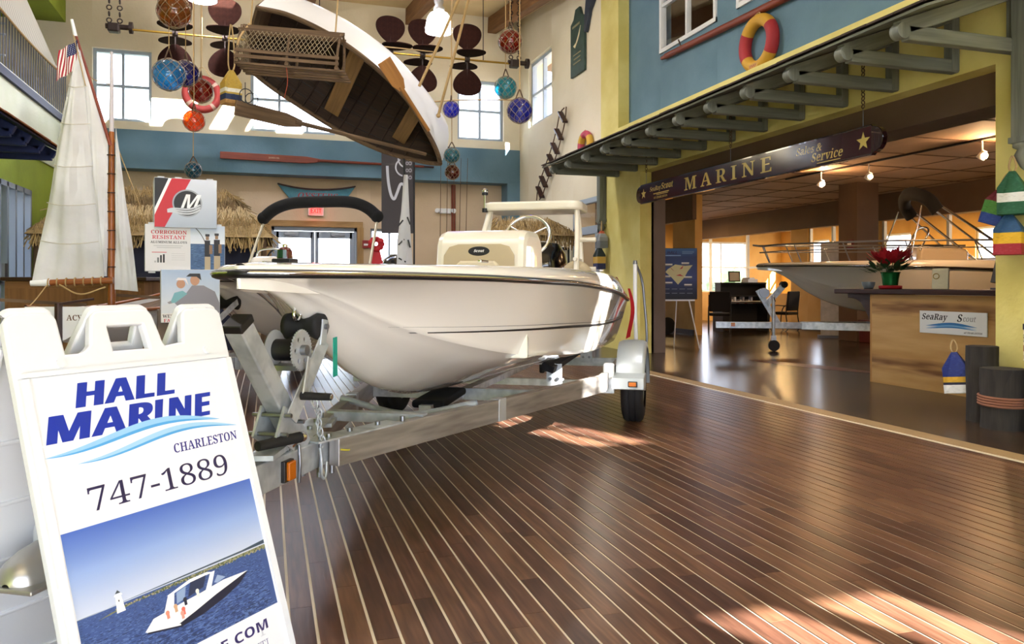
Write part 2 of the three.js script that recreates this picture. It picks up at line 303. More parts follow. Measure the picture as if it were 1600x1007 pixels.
// ---- ceiling: sloping boards at the back with two skylights, level towards the front
const CEIL = z => 8.0 - 0.14 * (z + 19);
{
  const b = B(), th = 0.2, ang = Math.atan(0.14);
  const strip = (x0, x1, z0, z1) => b.box((x0 + x1) / 2, CEIL((z0 + z1) / 2) + th / 2, (z0 + z1) / 2, x1 - x0, th, (z1 - z0) / Math.cos(ang), 0, ang, 0);
  const Z0 = -19.3, Z1 = -11, sk = [[-2.0, 0.0], [0.45, 1.4], [1.9, 2.6]];
  cells(-6.4, 6.4, Z0, Z1, sk.map(s => [s[0], s[1], -15.4, -13.7]), (a, c, e, f) => strip(a, c, e, f));
  b.box(0, CEIL(Z1) + th / 2, -3.9, 12.8, th, 14.4);
  struct(b.build('ceiling', plaster('#d9c69a', '#cfbb8d', 3, 0.85, 73)), 'cream ceiling of the showroom', 'ceiling');
  for (const [i, x] of [-3.9, -1.6, 0.9, 3.35, 5.45].entries()) {
    const o = B().bar([x, CEIL(-18.9) - 0.2, -18.98], [x, CEIL(-11) - 0.2, -11], 0.22, 0.38).build('trim_' + (i + 1), M.timber); struct(o, 'timber ceiling beam', 'beam');
  }
  for (const s of sk) { const p = B().box((s[0] + s[1]) / 2, CEIL(-14.55) + 0.14, -14.55, s[1] - s[0], 0.01, 1.74, 0, ang, 0).build('window_' + (++windowNo), M.glass); struct(p, 'skylight pane in the ceiling', 'skylight'); }
}
// ---- side room
{
  const CH = 3.35;
  struct(slab(CH, CH + 0.2, 6.42, 18.5, -24.5, 3.2).build('ceiling_side', M.roomCeil), 'brown ceiling of the side room', 'ceiling');
  struct(wallX(6.42, 6.9, -19.5, 3, 2.86, CH, [[-15.4, -13.95, 0, 2.95]]).build('wall_side_bulkhead', M.brown), 'brown bulkhead inside the wide opening', 'wall');
  struct(B().box(6.56, 1.5, -12.42, 0.28, 3.0, 0.34).build('trim_6', std({ color: '#6f5f55', roughness: 0.6 })), 'grey brown door jamb at the end of the opening', 'trim');
  struct(B().box(6.44, 1.5, -12.3, 0.06, 3.3, 0.1).build('trim_7', std({ color: '#55585e', roughness: 0.4, metalness: 0.4 })), 'metal door track beside the opening', 'trim');
  struct(wallX(9.7, 9.9, -24.5, -16.3, 0, CH, [[-23.5, -17.35, 1.05, 2.75]]).build('wall_side_partition', M.ochre), 'ochre half wall behind the easel', 'wall');
  struct(B().box(9.67, 0.06, -20.4, 0.04, 0.12, 8.2).build('baseboard_partition', M.black), 'dark baseboard', 'baseboard');
  struct(B().box(9.68, 3.05, -20.4, 0.1, 0.6, 8.24).build('wall_side_header', M.brown), 'brown header over the half wall', 'wall');
  struct(wallX(14, 14.2, -24.5, 3, 0, CH, [[-24, -18.4, 0.95, 2.72], [-17.7, -15.9, 0.95, 2.72], [-15.1, -9, 0.95, 2.72], [-8.4, -4, 0.95, 2.72], [-22.7, -20.6, 0, 2.72]]).build('wall_side_office', M.ochre), 'ochre office partition with openings', 'wall');
  struct(B().box(13.97, 3.04, -10.7, 0.1, 0.62, 27.3).build('wall_side_office_header', M.brown), 'brown header over the offices', 'wall');
  struct(B().box(13.96, 0.06, -8.6, 0.05, 0.12, 23.6).build('baseboard_office', M.black), 'dark baseboard', 'baseboard');
  struct(B().box(12.05, 1.68, -13.6, 0.55, 3.35, 0.55).build('wall_side_column', M.brown), 'brown square column behind the poinsettia', 'column');
  const wins = [[-23.9, -21.9, 0.9, 2.75], [-20.6, -18.4, 0.9, 2.75], [-16.2, -13.4, 0.9, 2.75], [-11, -8, 0.9, 2.75]];
  struct(wallX(18.2, 18.5, -24.5, 3.2, 0, CH, wins).build('wall_side_outer', M.ochre), 'outer office wall', 'wall');
  wins.forEach(w => windowUnit(w[0], w[1], w[2], w[3], 18.3, 2, 2, M.whiteTrim, 'x', 0.08, 0.06, 'office window'));
  const bw = [[7.3, 9.4, 0.9, 2.75], [10.4, 11.7, 0.9, 2.75], [12.0, 13.3, 0.9, 2.75], [14.6, 16.8, 0.9, 2.75]];
  struct(wallZ(-24.8, -24.5, 6.3, 18.5, 0, CH, bw).build('wall_side_back', M.ochre), 'ochre rear wall of the side room', 'wall');
  bw.forEach(w => windowUnit(w[0], w[1], w[2], w[3], -24.6, 2, 2, M.whiteTrim, 'z', 0.08, 0.07, 'rear office window'));
  struct(wallX(6.2, 6.5, -24.8, -19.5, 0, CH, []).build('wall_side_return', M.ochre), 'side wall', 'wall');
  struct(wallZ(3, 3.3, 6.5, 18.5, 0, CH, []).build('wall_side_front', M.brown), 'front wall of the side room', 'wall');
  // aluminium framing of the office fronts
  const fr = new THREE.Group(); fr.name = 'trim_8'; scene.add(fr); struct(fr, 'pale metal frames in the office openings', 'frame');
  for (const z of [-23.95, -22.7, -20.6, -18.45, -17.7, -16.8, -15.9, -15.05, -13.2, -11.2, -9.1]) B().box(14.1, 1.84, z, 0.08, 1.78, 0.07).build('post', M.whiteTrim, fr);
  for (const [a, c] of [[-20.6, -18.45], [-17.7, -15.9], [-15.1, -9]]) B().box(14.1, 1.72, (a + c) / 2, 0.07, 0.06, c - a).build('rail', M.whiteTrim, fr);
  for (const z of [-22.5, -21, -19.5, -18.2]) B().box(9.8, 1.9, z, 0.08, 1.7, 0.07).build('post', M.whiteTrim, fr);
  B().box(9.8, 1.74, -20.4, 0.07, 0.07, 6.1).build('rail', M.whiteTrim, fr);
}
// roof slab over everything keeps daylight to the openings
struct(slab(9.2, 9.4, -6.6, 6.8, -11.2, 3.3).build('ceiling_roof', M.cream), 'roof slab', 'roof');
struct(slab(-0.45, -0.22, -90, 90, -110, 90).build('ground', plaster('#8d8a80', '#77746a', 6, 0.9, 75)), 'paved ground outside the building', 'ground');
struct(slab(-0.22, -0.2, -40, 60, -80, -40).build('lawn', plaster('#7f9158', '#6b7d48', 4, 0.9, 76)), 'lawn beyond the car park', 'lawn');
struct(slab(6.9, 7.0, 6.6, 8.1, -19.5, -15.5).build('ceiling_eave', M.brown), 'eave over the side window', 'eave');

// ------------------------------------------------------------------ boats
function spl(xs, ys, x) {                                           // smooth table look-up
  const n = xs.length; if (x <= xs[0]) return ys[0]; if (x >= xs[n - 1]) return ys[n - 1];
  let i = 0; while (x > xs[i + 1]) i++;
  const h = xs[i + 1] - xs[i], t = (x - xs[i]) / h, sl = k => k <= 0 ? (ys[1] - ys[0]) / (xs[1] - xs[0]) : k >= n - 1 ? (ys[n - 1] - ys[n - 2]) / (xs[n - 1] - xs[n - 2]) : (ys[k + 1] - ys[k - 1]) / (xs[k + 1] - xs[k - 1]);
  const m0 = sl(i) * h, m1 = sl(i + 1) * h, a = t * t * t, b = t * t;
  return (2 * a - 3 * b + 1) * ys[i] + (a - 2 * b + t) * m0 + (-2 * a + 3 * b) * ys[i + 1] + (a - b) * m1;
}
// lines of the bay boat: x forward of the axle, y up, w half breadth
const LN = {
  s: [-1.16, 0, 1, 2, 2.6, 3.2, 3.6, 3.9, 4.1, 4.25, 4.35],
  ws: [0.97, 1.0, 0.99, 0.93, 0.85, 0.685, 0.52, 0.37, 0.25, 0.14, 0.004],
  ys: [1.04, 1.115, 1.165, 1.2, 1.212, 1.226, 1.232, 1.235, 1.236, 1.236, 1.236],
  yt: [1.16, 1.285, 1.3, 1.305, 1.302, 1.297, 1.292, 1.288, 1.284, 1.278, 1.27],
  fc: [0.26, 0.27, 0.29, 0.34, 0.38, 0.43, 0.45, 0.46, 0.46, 0.46, 0.46], rc: [0.84, 0.84, 0.84, 0.8, 0.72, 0.57, 0.43, 0.32, 0.25, 0.2, 0.2],
  sk: [-1.16, 1, 2.0, 2.5, 2.82, 3.17, 3.43, 3.62, 3.79, 3.93, 4.07, 4.2, 4.29, 4.35], yk: [0.47, 0.49, 0.515, 0.548, 0.598, 0.69, 0.8, 0.905, 1.02, 1.1, 1.155, 1.188, 1.21, 1.236],
};
const hullAt = s => { const ws = spl(LN.s, LN.ws, s), ys = spl(LN.s, LN.ys, s), yk = Math.min(spl(LN.sk, LN.yk, s), ys - 0.001), wc = ws * spl(LN.s, LN.rc, s), yc = yk + (ys - yk) * spl(LN.s, LN.fc, s); return { ws, ys, yk, wc, yc, p: s > 2 ? 1 + 0.45 * Math.min(1, (s - 2) / 1.6) : 1 - 0.22 * Math.min(1, (2 - s) / 2), yt: spl(LN.s, LN.yt, s) }; };
const sideW = (h, y) => { if (y < h.yc) return h.wc * (y - h.yk) / (h.yc - h.yk); const t = cl01((y - h.yc) / (h.ys - h.yc)); return h.wc + 0.012 + (h.ws - h.wc - 0.012) * Math.pow(t, h.p); };
const STN = []; for (let i = 0; i <= 70; i++) { const t = i / 70; STN.push(-1.16 + 5.51 * (1 - Math.pow(1 - t, 1.5))); }
function hullRing(s) {
  const h = hullAt(s), half = [];
  for (let k = 14; k >= 0; k--) { const t = k / 14, y = lerp(h.yc, h.ys, t); half.push([s, y, -(h.wc + 0.012 + (h.ws - h.wc - 0.012) * Math.pow(t, h.p))]); }
  for (let k = 9; k >= 1; k--) { const t = k / 9; half.push([s, lerp(h.yk, h.yc, Math.pow(t, 1.12)) - 0.004 * Math.sin(t * PI * 3), -h.wc * t]); }
  return [...half, [s, h.yk, 0], ...half.slice().reverse().map(p => [p[0], p[1], -p[2]])];
}
function perimeter(f) {                                             // port stern, round the bow, starboard stern
  const a = STN.map(s => f(s, -1)), b = STN.slice(0, -1).reverse().map(s => f(s, 1)); return [...a, ...b];
}
function inward(s) { const e = 0.02, w0 = spl(LN.s, LN.ws, Math.max(-1.16, s - e)), w1 = spl(LN.s, LN.ws, Math.min(4.35, s + e)), ds = Math.min(4.35, s + e) - Math.max(-1.16, s - e), L = Math.hypot(ds, w1 - w0); return [(w1 - w0) / L, -ds / L]; }   // (d along s, d along w)
function bayBoat(root, gel, withDeck) {
  B().loft(STN.map(hullRing)).loft([hullRing(-1.16), hullRing(-1.16).map(() => [-1.16, 0.8, 0])]).build('hull', gel, root);
  // gunwale cap
  const prof = [[0, 0], [0, 0.35], [0.012, 0.62], [0.035, 0.86], [0.07, 0.97], [0.12, 1], [0.17, 1], [0.2, 0.9], [0.21, 0.3], [0.21, -1.5]];
  const capRow = (s, sg, q) => { const h = hullAt(s), n = inward(s), k = Math.min(1, h.ws / 0.3), H = h.yt - h.ys; return [s + n[0] * q[0] * k, h.ys + H * q[1], sg * (h.ws + n[1] * q[0] * k)]; };
  const rings = [...STN.map(s => prof.map(q => capRow(s, -1, q))), ...STN.slice(0, -1).reverse().map(s => prof.map(q => capRow(s, 1, q)))];
  B().loft(rings).build('gunwale', gel, root);
  const railPts = perimeter((s, sg) => { const h = hullAt(s); return [s, h.ys + 0.004, sg * (h.ws + 0.004)]; });
  const rub = B().tube(railPts, 0.017, 8, false, 220).build('rub_rail', M.black, root);
  B().tube(perimeter((s, sg) => { const h = hullAt(s); return [s, h.ys + 0.007, sg * (h.ws + 0.018)]; }), 0.009, 6, false, 220).build('rail_insert', M.chrome, rub);
  // foredeck and cockpit sole
  const deck = STN.filter(s => s > 2.5 && s < 4.33).map(s => { const h = hullAt(s), w = Math.max(0.001, h.ws - 0.1 * Math.min(1, h.ws / 0.3)); return Array.from({ length: 9 }, (_, i) => { const t = i / 4 - 1; return [s, h.yt - 0.006 + 0.012 * (1 - t * t), w * t]; }); });
  B().loft(deck).build('foredeck', gel, root);
  B().loft(STN.filter(s => s < 2.6).map(s => { const h = hullAt(s), w = h.ws - 0.16; return [[s, 0.78, -w], [s, 0.78, 0], [s, 0.78, w]]; })).build('cockpit_sole', gel, root);
  B().box(2.5, 1.03, 0, 0.04, 0.5, 1.4).build('deck_bulkhead', gel, root);
  B().box(-1.1, 0.98, 0, 0.1, 0.35, 1.7, 0, 0, 0, 0.03).build('transom_cap', gel, root);
}
const boatTurn = Math.atan2(-0.86, -0.51);
{
  const boat = thing('bay_boat', 'glossy white centre console boat on the galvanized trailer in the middle', 'boat', [2.11, 0, -6.76], boatTurn);
  bayBoat(boat, M.gel, true);
  const stripe = (off, w, m, name) => {
    for (const sg of [-1, 1]) { const rs = []; for (let i = 0; i <= 60; i++) { const s = -1.15 + 4.75 * i / 60, h = hullAt(s), y = spl([-1.16, 0, 1, 2, 3, 3.6], [0.855, 0.862, 0.885, 0.92, 0.95, 0.975], s) + off, taper = w * Math.min(1, (60 - i) / 25 + 0.12); rs.push([[s, y + taper, sg * (sideW(h, y + taper) + 0.0025)], [s, y, sg * (sideW(h, y) + 0.0025)]]); } B().loft(rs).build(name, m, boat); }
  };
  stripe(0, 0.018, M.black, 'boot_stripe'); stripe(0.03, 0.004, M.black, 'pin_stripe');
  // console
  const cream = phys({ color: '#e9e3d0', roughness: 0.3, clearcoat: 0.5 }), vinyl = std({ color: '#b5a685', roughness: 0.55 }), cush = std({ color: '#cfc4a6', roughness: 0.6 });
  const cs = new THREE.Shape(); cs.moveTo(1.08, 0.76); cs.lineTo(0.968, 1.5); cs.quadraticCurveTo(0.95, 1.57, 0.84, 1.58); cs.lineTo(0.5, 1.59); cs.quadraticCurveTo(0.38, 1.58, 0.35, 1.48); cs.lineTo(0.24, 0.76);
  const con = B().ext(cs, 0.62, at(0, 0, -0.31), 0.055).build('console', cream, boat);
  const tilt = Math.atan2(0.1, 0.66), face = (w, y) => at(1.08 - (y - 0.76) * 0.1515 + 0.058, y, w, 0, PI / 2, 0);
  const fm = (y) => { const m = at(1.145 - (y - 0.76) * 0.1515, y, 0); m.multiply(new THREE.Matrix4().makeRotationZ(tilt)).multiply(new THREE.Matrix4().makeRotationY(PI / 2)); return m; };
  B().ext([[-0.29, -0.36], [-0.28, 0.15], [-0.24, 0.215], [-0.17, 0.235], [0.17, 0.235], [0.24, 0.215], [0.28, 0.15], [0.29, -0.36]], 0.006, fm(1.28), 0.004).build('seat_back_recess', vinyl, con);
  B().ext([[-0.235, -0.36], [-0.15, 0.06], [-0.13, 0.08], [0.13, 0.08], [0.15, 0.06], [0.235, -0.36]], 0.04, fm(1.28), 0.02).build('seat_cushion', cush, con);
  const badge = B().ext(new THREE.Shape().absellipse(0, 0, 0.085, 0.036, 0, PI * 2), 0.009, fm(1.46), 0.002).build('badge', M.black, con); 
  printed('badge_print', 0.13, 0.042, canvasTex(256, 84, (x, w, h) => { x.fillStyle = '#17171a'; x.fillRect(0, 0, w, h); x.fillStyle = '#f2f2f2'; x.font = 'italic bold 58px serif'; x.textAlign = 'center'; x.fillText('Scout', w / 2, 58); }), badge, fm(1.46).multiply(new THREE.Matrix4().makeTranslation(0, 0, 0.0125)));
  printed('model_script', 0.2, 0.05, canvasTex(256, 64, (x, w, h) => { x.fillStyle = '#e9e3d0'; x.fillRect(0, 0, w, h); x.fillStyle = '#222'; x.font = 'bold 34px serif'; x.fillText('Sportfish', 40, 34); x.fillRect(50, 46, 130, 6); }), con, at(0.5, 1.16, -0.3665, 0, PI, 0));
  // helm
  const wm = at(0.16, 1.63, -0.2, 0, 0, 0); wm.multiply(new THREE.Matrix4().makeRotationZ(R(25))).multiply(new THREE.Matrix4().makeRotationY(PI / 2));
  const wheel = B().tor(wm, 0.2, 0.015, 10, 40).build('steering_wheel', M.chrome, boat);
  for (let k = 0; k < 3; k++) B().cyl([0, 0, 0], [0.185 * Math.cos(k * 2.094 + 0.5), 0.185 * Math.sin(k * 2.094 + 0.5), 0], 0.008, 0.008, 8).build('spoke', M.chrome, wheel).applyMatrix4(wm);
  B().cyl([0.42, 1.5, -0.2], [0.16, 1.63, -0.2], 0.03).build('wheel_hub', M.black, wheel);
  // leaning seat
  B().box(-0.45, 1.13, 0, 0.42, 0.14, 0.9, 0, 0, 0, 0.05).build('helm_seat', vinyl, boat);
  B().box(-0.45, 0.92, 0, 0.36, 0.3, 0.8).build('seat_box', cream, boat);
  for (const w of [-0.5, 0.5]) B().sph(-0.78, 1.28, w, 0.16, 0.5, 1, 1).build('rear_backrest', vinyl, boat);
  // poling platform on tubes
  const rs = new THREE.Shape(); { const a = 0.3, b = 0.5, r = 0.14; rs.moveTo(-a + r, -b); rs.lineTo(a - r, -b); rs.quadraticCurveTo(a, -b, a, -b + r); rs.lineTo(a, b - r); rs.quadraticCurveTo(a, b, a - r, b); rs.lineTo(-a + r, b); rs.quadraticCurveTo(-a, b, -a, b - r); rs.lineTo(-a, -b + r); rs.quadraticCurveTo(-a, -b, -a + r, -b); }
  B().ext(rs, 0.05, at(-1.25, 1.99, 0, -PI / 2, 0, 0), 0.02).build('platform_top', cream, boat);
  for (const w of [-1, 1]) for (const [a, b] of [[-1.0, -1.08], [-0.55, -1.05]]) B().tube([[a, 1.2, w * 0.52], [lerp(a, b, 0.5), 1.6, w * 0.5], [b, 1.99, w * 0.46]], 0.026, 10).build('platform_leg', cream, boat);
  for (const w of [-1, 1]) B().cyl([-0.6, 1.45, w * 0.505], [-1.05, 1.45, w * 0.505], 0.018).build('leg_brace', cream, boat);
  for (const y of [1.36, 1.66]) B().cyl([-1.03, y, -0.5], [-1.03, y, -0.66], 0.024).build('step_rung', cream, boat);
  const pole = B().cyl([-0.98, 2.0, 0.5], [-0.98, 2.16, 0.5], 0.012).build('light_pole', M.chrome, boat); B().sph(-0.98, 2.18, 0.5, 0.032).build('light_globe', M.chrome, pole); B().cyl([-0.98, 1.96, 0.5], [-0.98, 2.0, 0.5], 0.03).build('light_collar', M.black, pole); B().cyl([-0.98, 2.14, 0.5], [-0.98, 2.165, 0.5], 0.034).build('light_collar', M.black, pole);
  // outboard engine
  const cow = [[0.0, 1.06], [0.25, 1.1], [0.27, 1.35], [0.22, 1.58], [0.1, 1.66], [0, 1.67]];
  B().loft([0.05, 0.2, 0.26, 0.265, 0.24, 0.18, 0.03].map((w, i) => { const y = [1.04, 1.06, 1.18, 1.38, 1.54, 1.65, 1.68][i], L = [0.12, 0.28, 0.36, 0.37, 0.33, 0.24, 0.06][i]; return Array.from({ length: 24 }, (_, k) => { const a = k / 24 * PI * 2, e = 0.75; const c = Math.cos(a), s = Math.sin(a); return [-1.62 + L * Math.sign(c) * Math.pow(Math.abs(c), e), y, w * Math.sign(s) * Math.pow(Math.abs(s), e)]; }); }), true, true).build('outboard_cowling', phys({ color: '#131419', roughness: 0.12, clearcoat: 1 }), boat);
  B().box(-1.55, 0.8, 0, 0.22, 0.55, 0.14, 0, 0, 0, 0.03).box(-1.6, 0.42, 0, 0.16, 0.4, 0.06, 0, 0, 0, 0.02).box(-1.28, 0.92, 0, 0.3, 0.26, 0.26, 0, 0, 0, 0.03).build('outboard_leg', M.black, boat);
  // bow light and chrome bow rail piece
  const nl = B().box(4.0, 1.298, 0, 0.07, 0.018, 0.085, 0, 0, 0, 0.006).build('bow_light_base', M.black, boat);
  B().lathe([[0.001, 0.052], [0.02, 0.048], [0.029, 0.032], [0.031, 0.008], [0.031, 0]], at(4.0, 1.304, 0)).build('bow_light_lens', phys({ color: '#4a1018', roughness: 0.15, clearcoat: 1 }), nl);
  B().sph(4.0, 1.358, 0, 0.011).build('bow_light_cap', M.chrome, nl);
  B().add(new THREE.CylinderGeometry(0.0305, 0.032, 0.034, 16, 1, true, R(20), R(110)), at(4.0, 1.325, 0)).build('bow_light_green', phys({ color: '#123a28', roughness: 0.15 }), nl);
  // bow eye
  B().tor(at(3.9, 1.075, 0, 0, 0, 0), 0.028, 0.007, 8, 20).build('bow_eye', M.chrome, boat);
  // cleats
  for (const s of [3.1, 0.4]) for (const w of [-1, 1]) { const h = hullAt(s); B().box(s, h.yt + 0.02, w * (h.ws - 0.12), 0.14, 0.014, 0.02, 0, 0, 0, 0.005).build('cleat', M.chrome, boat); }
  // red ribbon tied round the stern quarter
  const rb = thing('red_ribbon', 'red gift ribbon wrapped over the stern corner of the white boat', 'ribbon', [2.11, 0, -6.76], boatTurn);
  { const rs2 = []; for (let i = 0; i <= 14; i++) { const s = -0.3 - 0.85 * i / 14, h = hullAt(s); rs2.push([[s, h.yt + 0.012, -(h.ws - 0.12)], [s, h.yt + 0.01, -(h.ws - 0.05)]]); } B().loft(rs2).build('ribbon_band', M.red, rb); }
  { const rs2 = []; for (let i = 0; i <= 10; i++) { const t = i / 10; rs2.push([[-1.13 - 0.04 * t, 1.16 - 0.52 * t, -(0.975 + 0.03 * Math.sin(t * 4))], [-1.17 - 0.05 * t, 1.16 - 0.5 * t, -(0.995 + 0.035 * Math.sin(t * 4) + 0.025 * t)]]); } B().loft(rs2).build('ribbon_tail', M.red, rb); }
}

// ------------------------------------------------------------------ trailer builder
function tyre(parent, s, w, r, wd, fast) {
  const m = at(s, r, w, PI / 2, 0, 0), t = B().lathe([[r * 0.58, -wd / 2], [r * 0.8, -wd / 2], [r * 0.95, -wd / 2 + 0.015], [r, -wd / 2 + 0.04], [r, -wd * 0.16], [r - 0.008, -wd * 0.15], [r - 0.008, -wd * 0.11], [r, -wd * 0.1], [r, wd * 0.1], [r - 0.008, wd * 0.11], [r - 0.008, wd * 0.15], [r, wd * 0.16], [r, wd / 2 - 0.04], [r * 0.95, wd / 2 - 0.015], [r * 0.8, wd / 2], [r * 0.58, wd / 2]], m, 40).build('tyre', M.rubber, parent);
  B().lathe([[0.001, 0.05], [0.05, 0.06], [r * 0.3, 0.03], [r * 0.55, 0.05], [r * 0.58, 0.08], [r * 0.6, 0.08], [r * 0.58, -0.08], [0.001, -0.06]], at(s, r, w, w < 0 ? -PI / 2 : PI / 2, 0, 0), 24).build('rim', M.steel, t);
}
{
  const tr = thing('boat_trailer', 'galvanized boat trailer carrying the white centre console boat', 'trailer', [2.11, 0, -6.76], boatTurn);
  const g = M.galv, TY = 0.46;
  B().box(4.36, TY, 0, 1.55, 0.12, 0.085, 0, 0, 0, 0.008).build('tongue', g, tr);
  // ball coupler
  const cp = B().box(5.14, TY + 0.03, 0, 0.14, 0.12, 0.1, 0, 0, 0, 0.02).build('coupler', M.zinc, tr); cp.position.y = 0.03;
  B().loft([0, 0.2, 0.4, 0.6, 0.8, 1].map(t => { const a = t * PI / 2, x = 5.16 + 0.17 * Math.sin(a), k = Math.max(0.02, Math.cos(a)); return Array.from({ length: 13 }, (_, i) => { const b = i / 12 * PI; return [x, TY - 0.03 + 0.085 * Math.sin(b) * Math.pow(k, 0.6), 0.075 * Math.cos(b) * Math.pow(k, 0.5)]; }); })).box(5.2, TY - 0.035, 0, 0.28, 0.012, 0.17, 0, 0, 0, 0.004).build('coupler_dome', std({ color: '#b9b6b0', roughness: 0.28, metalness: 0.7 }), cp);
  B().box(5.1, TY + 0.11, 0, 0.09, 0.13, 0.012, 0, 0, R(-8)).box(5.1, TY + 0.11, 0.04, 0.09, 0.13, 0.008, 0, 0, R(-8)).cyl([5.1, TY + 0.12, -0.03], [5.1, TY + 0.12, 0.06], 0.012).build('coupler_latch', M.steel, cp);
  // main beams: V to the front, parallel at the back
  for (const w of [-1, 1]) {
    B().bar([3.72, TY, w * 0.08], [0.72, 0.415, w * 0.93], 0.06, 0.13, 0.006).bar([0.76, 0.415, w * 0.925], [-1.75, 0.415, w * 0.93], 0.06, 0.13, 0.006).build('side_beam', M.aluBeam, tr);
    B().bar([2.36, 0.443, w * 0.4665], [2.28, 0.4425, w * 0.489], 0.066, 0.136).build('weld_band', std({ color: '#cdd1d3', roughness: 0.35, metalness: 0.5 }), tr);
    const pl = B().bar([3.85, TY + 0.066, w * 0.03], [3.3, TY + 0.064, w * 0.2], 0.11, 0.008).build('joint_plate', g, tr);
    for (const [s, q] of [[3.75, 0.07], [3.6, 0.1], [3.42, 0.16], [3.25, 0.22]]) B().cyl([s, TY + 0.06, w * q], [s, TY + 0.085, w * q], 0.014, 0.014, 6).build('bolt', M.steel, pl);
    for (const [s, q] of [[3.7, 0.06], [3.78, 0.04]]) B().cyl([s, TY - 0.1, w * q], [s, TY - 0.06, w * q], 0.013, 0.013, 6).build('bolt', M.steel, pl);
  }
  B().bar([3.05, 0.5, -0.27], [3.05, 0.5, 0.27], 0.07, 0.05).build('cross_member', g, tr);
  B().bar([2.75, 0.47, -0.36], [3.35, 0.5, -0.14], 0.05, 0.02).bar([2.75, 0.47, 0.36], [3.35, 0.5, 0.14], 0.05, 0.02).build('brace', g, tr);
  for (const [s, q] of [[1.55, 0.66], [-0.95, 0.9]]) B().bar([s, 0.42, -q], [s, 0.42, q], 0.06, 0.08).build('cross_member', g, tr);
  B().tube([[2.6, 0.52, -0.42], [2.6, 0.44, 0], [2.6, 0.52, 0.42]], 0.02, 8).build('keel_cradle', g, tr);
  B().box(2.0, 0.455, 0, 0.5, 0.05, 0.22, 0, 0, R(-3), 0.02).build('keel_pad', M.blackFabric, tr);
  B().bar([2.3, 0.42, 0], [-1.2, 0.4, 0], 0.08, 0.05).build('keel_beam', g, tr);
  // axle with springs, wheels, fenders
  B().bar([0, 0.32, -1.05], [0, 0.32, 1.05], 0.06, 0.06).build('axle', g, tr);
  for (const w of [-1, 1]) {
    B().tube([[0.5, 0.36, w * 0.95], [0, 0.28, w * 0.95], [-0.5, 0.36, w * 0.95]], 0.02, 6).build('leaf_spring', M.steel, tr);
    for (const s of [0.5, -0.5]) B().box(s, 0.38, w * 0.95, 0.05, 0.14, 0.1).build('spring_hanger', g, tr);
    const hub = new THREE.Group(); hub.name = 'wheel'; tr.add(hub); tyre(hub, 0, w * 1.12, 0.3, 0.19);
    // fender: rolled shell over the wheel with step plate
    const arc = []; for (let i = 0; i <= 16; i++) { const a = lerp(R(178), R(12), i / 16); arc.push([0.02 + 0.4 * Math.cos(a), 0.3 + 0.4 * Math.sin(a)]); }
    const ringf = arc.map(([x, y]) => [[x, y, w * 1.0], [x, y + 0.012, w * 1.03], [x, y + 0.02, w * 1.12], [x, y + 0.012, w * 1.21], [x, y - 0.005, w * 1.235], [x, y - 0.05, w * 1.24]]);
    const f = B().loft(ringf).loft(arc.map(([x, y]) => [[x * 0.98, y - 0.02, w * 1.0], [x * 0.98, y - 0.02, w * 1.235]])).build('fender', std({ color: '#aeb6bb', roughness: 0.35, metalness: 0.3 }), tr);
    B().ext([[0.38, 0.33], [0.36, 0.46], [0.62, 0.44], [0.64, 0.37]], 0.24, at(0, 0, w > 0 ? 1.0 : -1.24), 0.008).build('fender_step', f.material, f);
    B().box(0.5, 0.49, w * 0.955, 0.07, 0.13, 0.09, 0, 0, 0, 0.02).build('fender_bracket', std({ color: '#e3e7e8', roughness: 0.4 }), f);
    const ml = B().box(0.655, 0.405, w * 1.16, 0.02, 0.045, 0.075, 0, 0, 0, 0.006).build('marker_light', M.black, f); B().box(0.668, 0.405, w * 1.16, 0.014, 0.032, 0.058, 0, 0, 0, 0.005).build('marker_lens', M.amber, ml);
    // bunks
    B().box(-0.1, 0.585, w * 0.56, 2.4, 0.05, 0.1, 0, R(w * 18), R(-1)).build('bunk', M.blackFabric, tr);
    for (const s of [0.95, -0.9]) { const bk = B().box(s, 0.5, w * 0.58, 0.012, 0.17, 0.12).box(s - 0.03, 0.46, w * 0.58, 0.07, 0.012, 0.13).build('bunk_bracket', g, tr); for (const [y, q] of [[0.54, 0.58], [0.47, 0.61], [0.47, 0.55]]) B().cyl([s, y, w * q], [s + 0.02, y, w * q], 0.014, 0.014, 6).build('bolt', M.steel, bk); }
    // guide posts at the stern
    const gp = B().tube([[-1.55, 0.44, w * 0.9], [-1.55, 0.44, w * 0.98], [-1.55, 0.5, w * 1.02], [-1.55, 0.9, w * 1.02], [-1.55, 1.42, w * 1.02]], 0.022, 10).build('guide_post', M.white, tr);
    B().cyl([-1.55, 1.42, w * 1.02], [-1.55, 1.46, w * 1.02], 0.026, 0.02).build('post_cap', M.steel, gp); B().tube([[-1.55, 1.44, w * 1.02], [-1.62, 1.28, w * 1.08], [-1.64, 1.05, w * 1.11], [-1.64, 0.42, w * 1.1], [-1.6, 0.4, w * 0.9]], 0.014, 8).build('post_stay', M.steel, gp);
  }
  // winch post, arm, roller
  B().bar([3.88, TY + 0.05, 0], [4.34, 1.05, 0], 0.075, 0.085, 0.008).build('winch_post', g, tr);
  B().bar([4.33, 1.04, 0], [4.347, 1.07, 0], 0.082, 0.092, 0.006).build('post_cap', M.black, tr);
  for (const w of [-0.062, 0.062]) B().bar([4.06, 0.66, w], [3.83, 0.96, w * 1.45], 0.008, 0.075, 0.003).bar([3.845, 0.94, w * 1.45], [3.83, 1.05, w * 1.5], 0.008, 0.05, 0.003).build('roller_arm', g, tr);
  B().box(4.06, 0.62, 0.05, 0.16, 0.13, 0.01, 0, 0, R(30)).build('post_clamp', g, tr); const cl = B().box(4.06, 0.62, -0.05, 0.16, 0.13, 0.01, 0, 0, R(30)).build('post_clamp', g, tr);
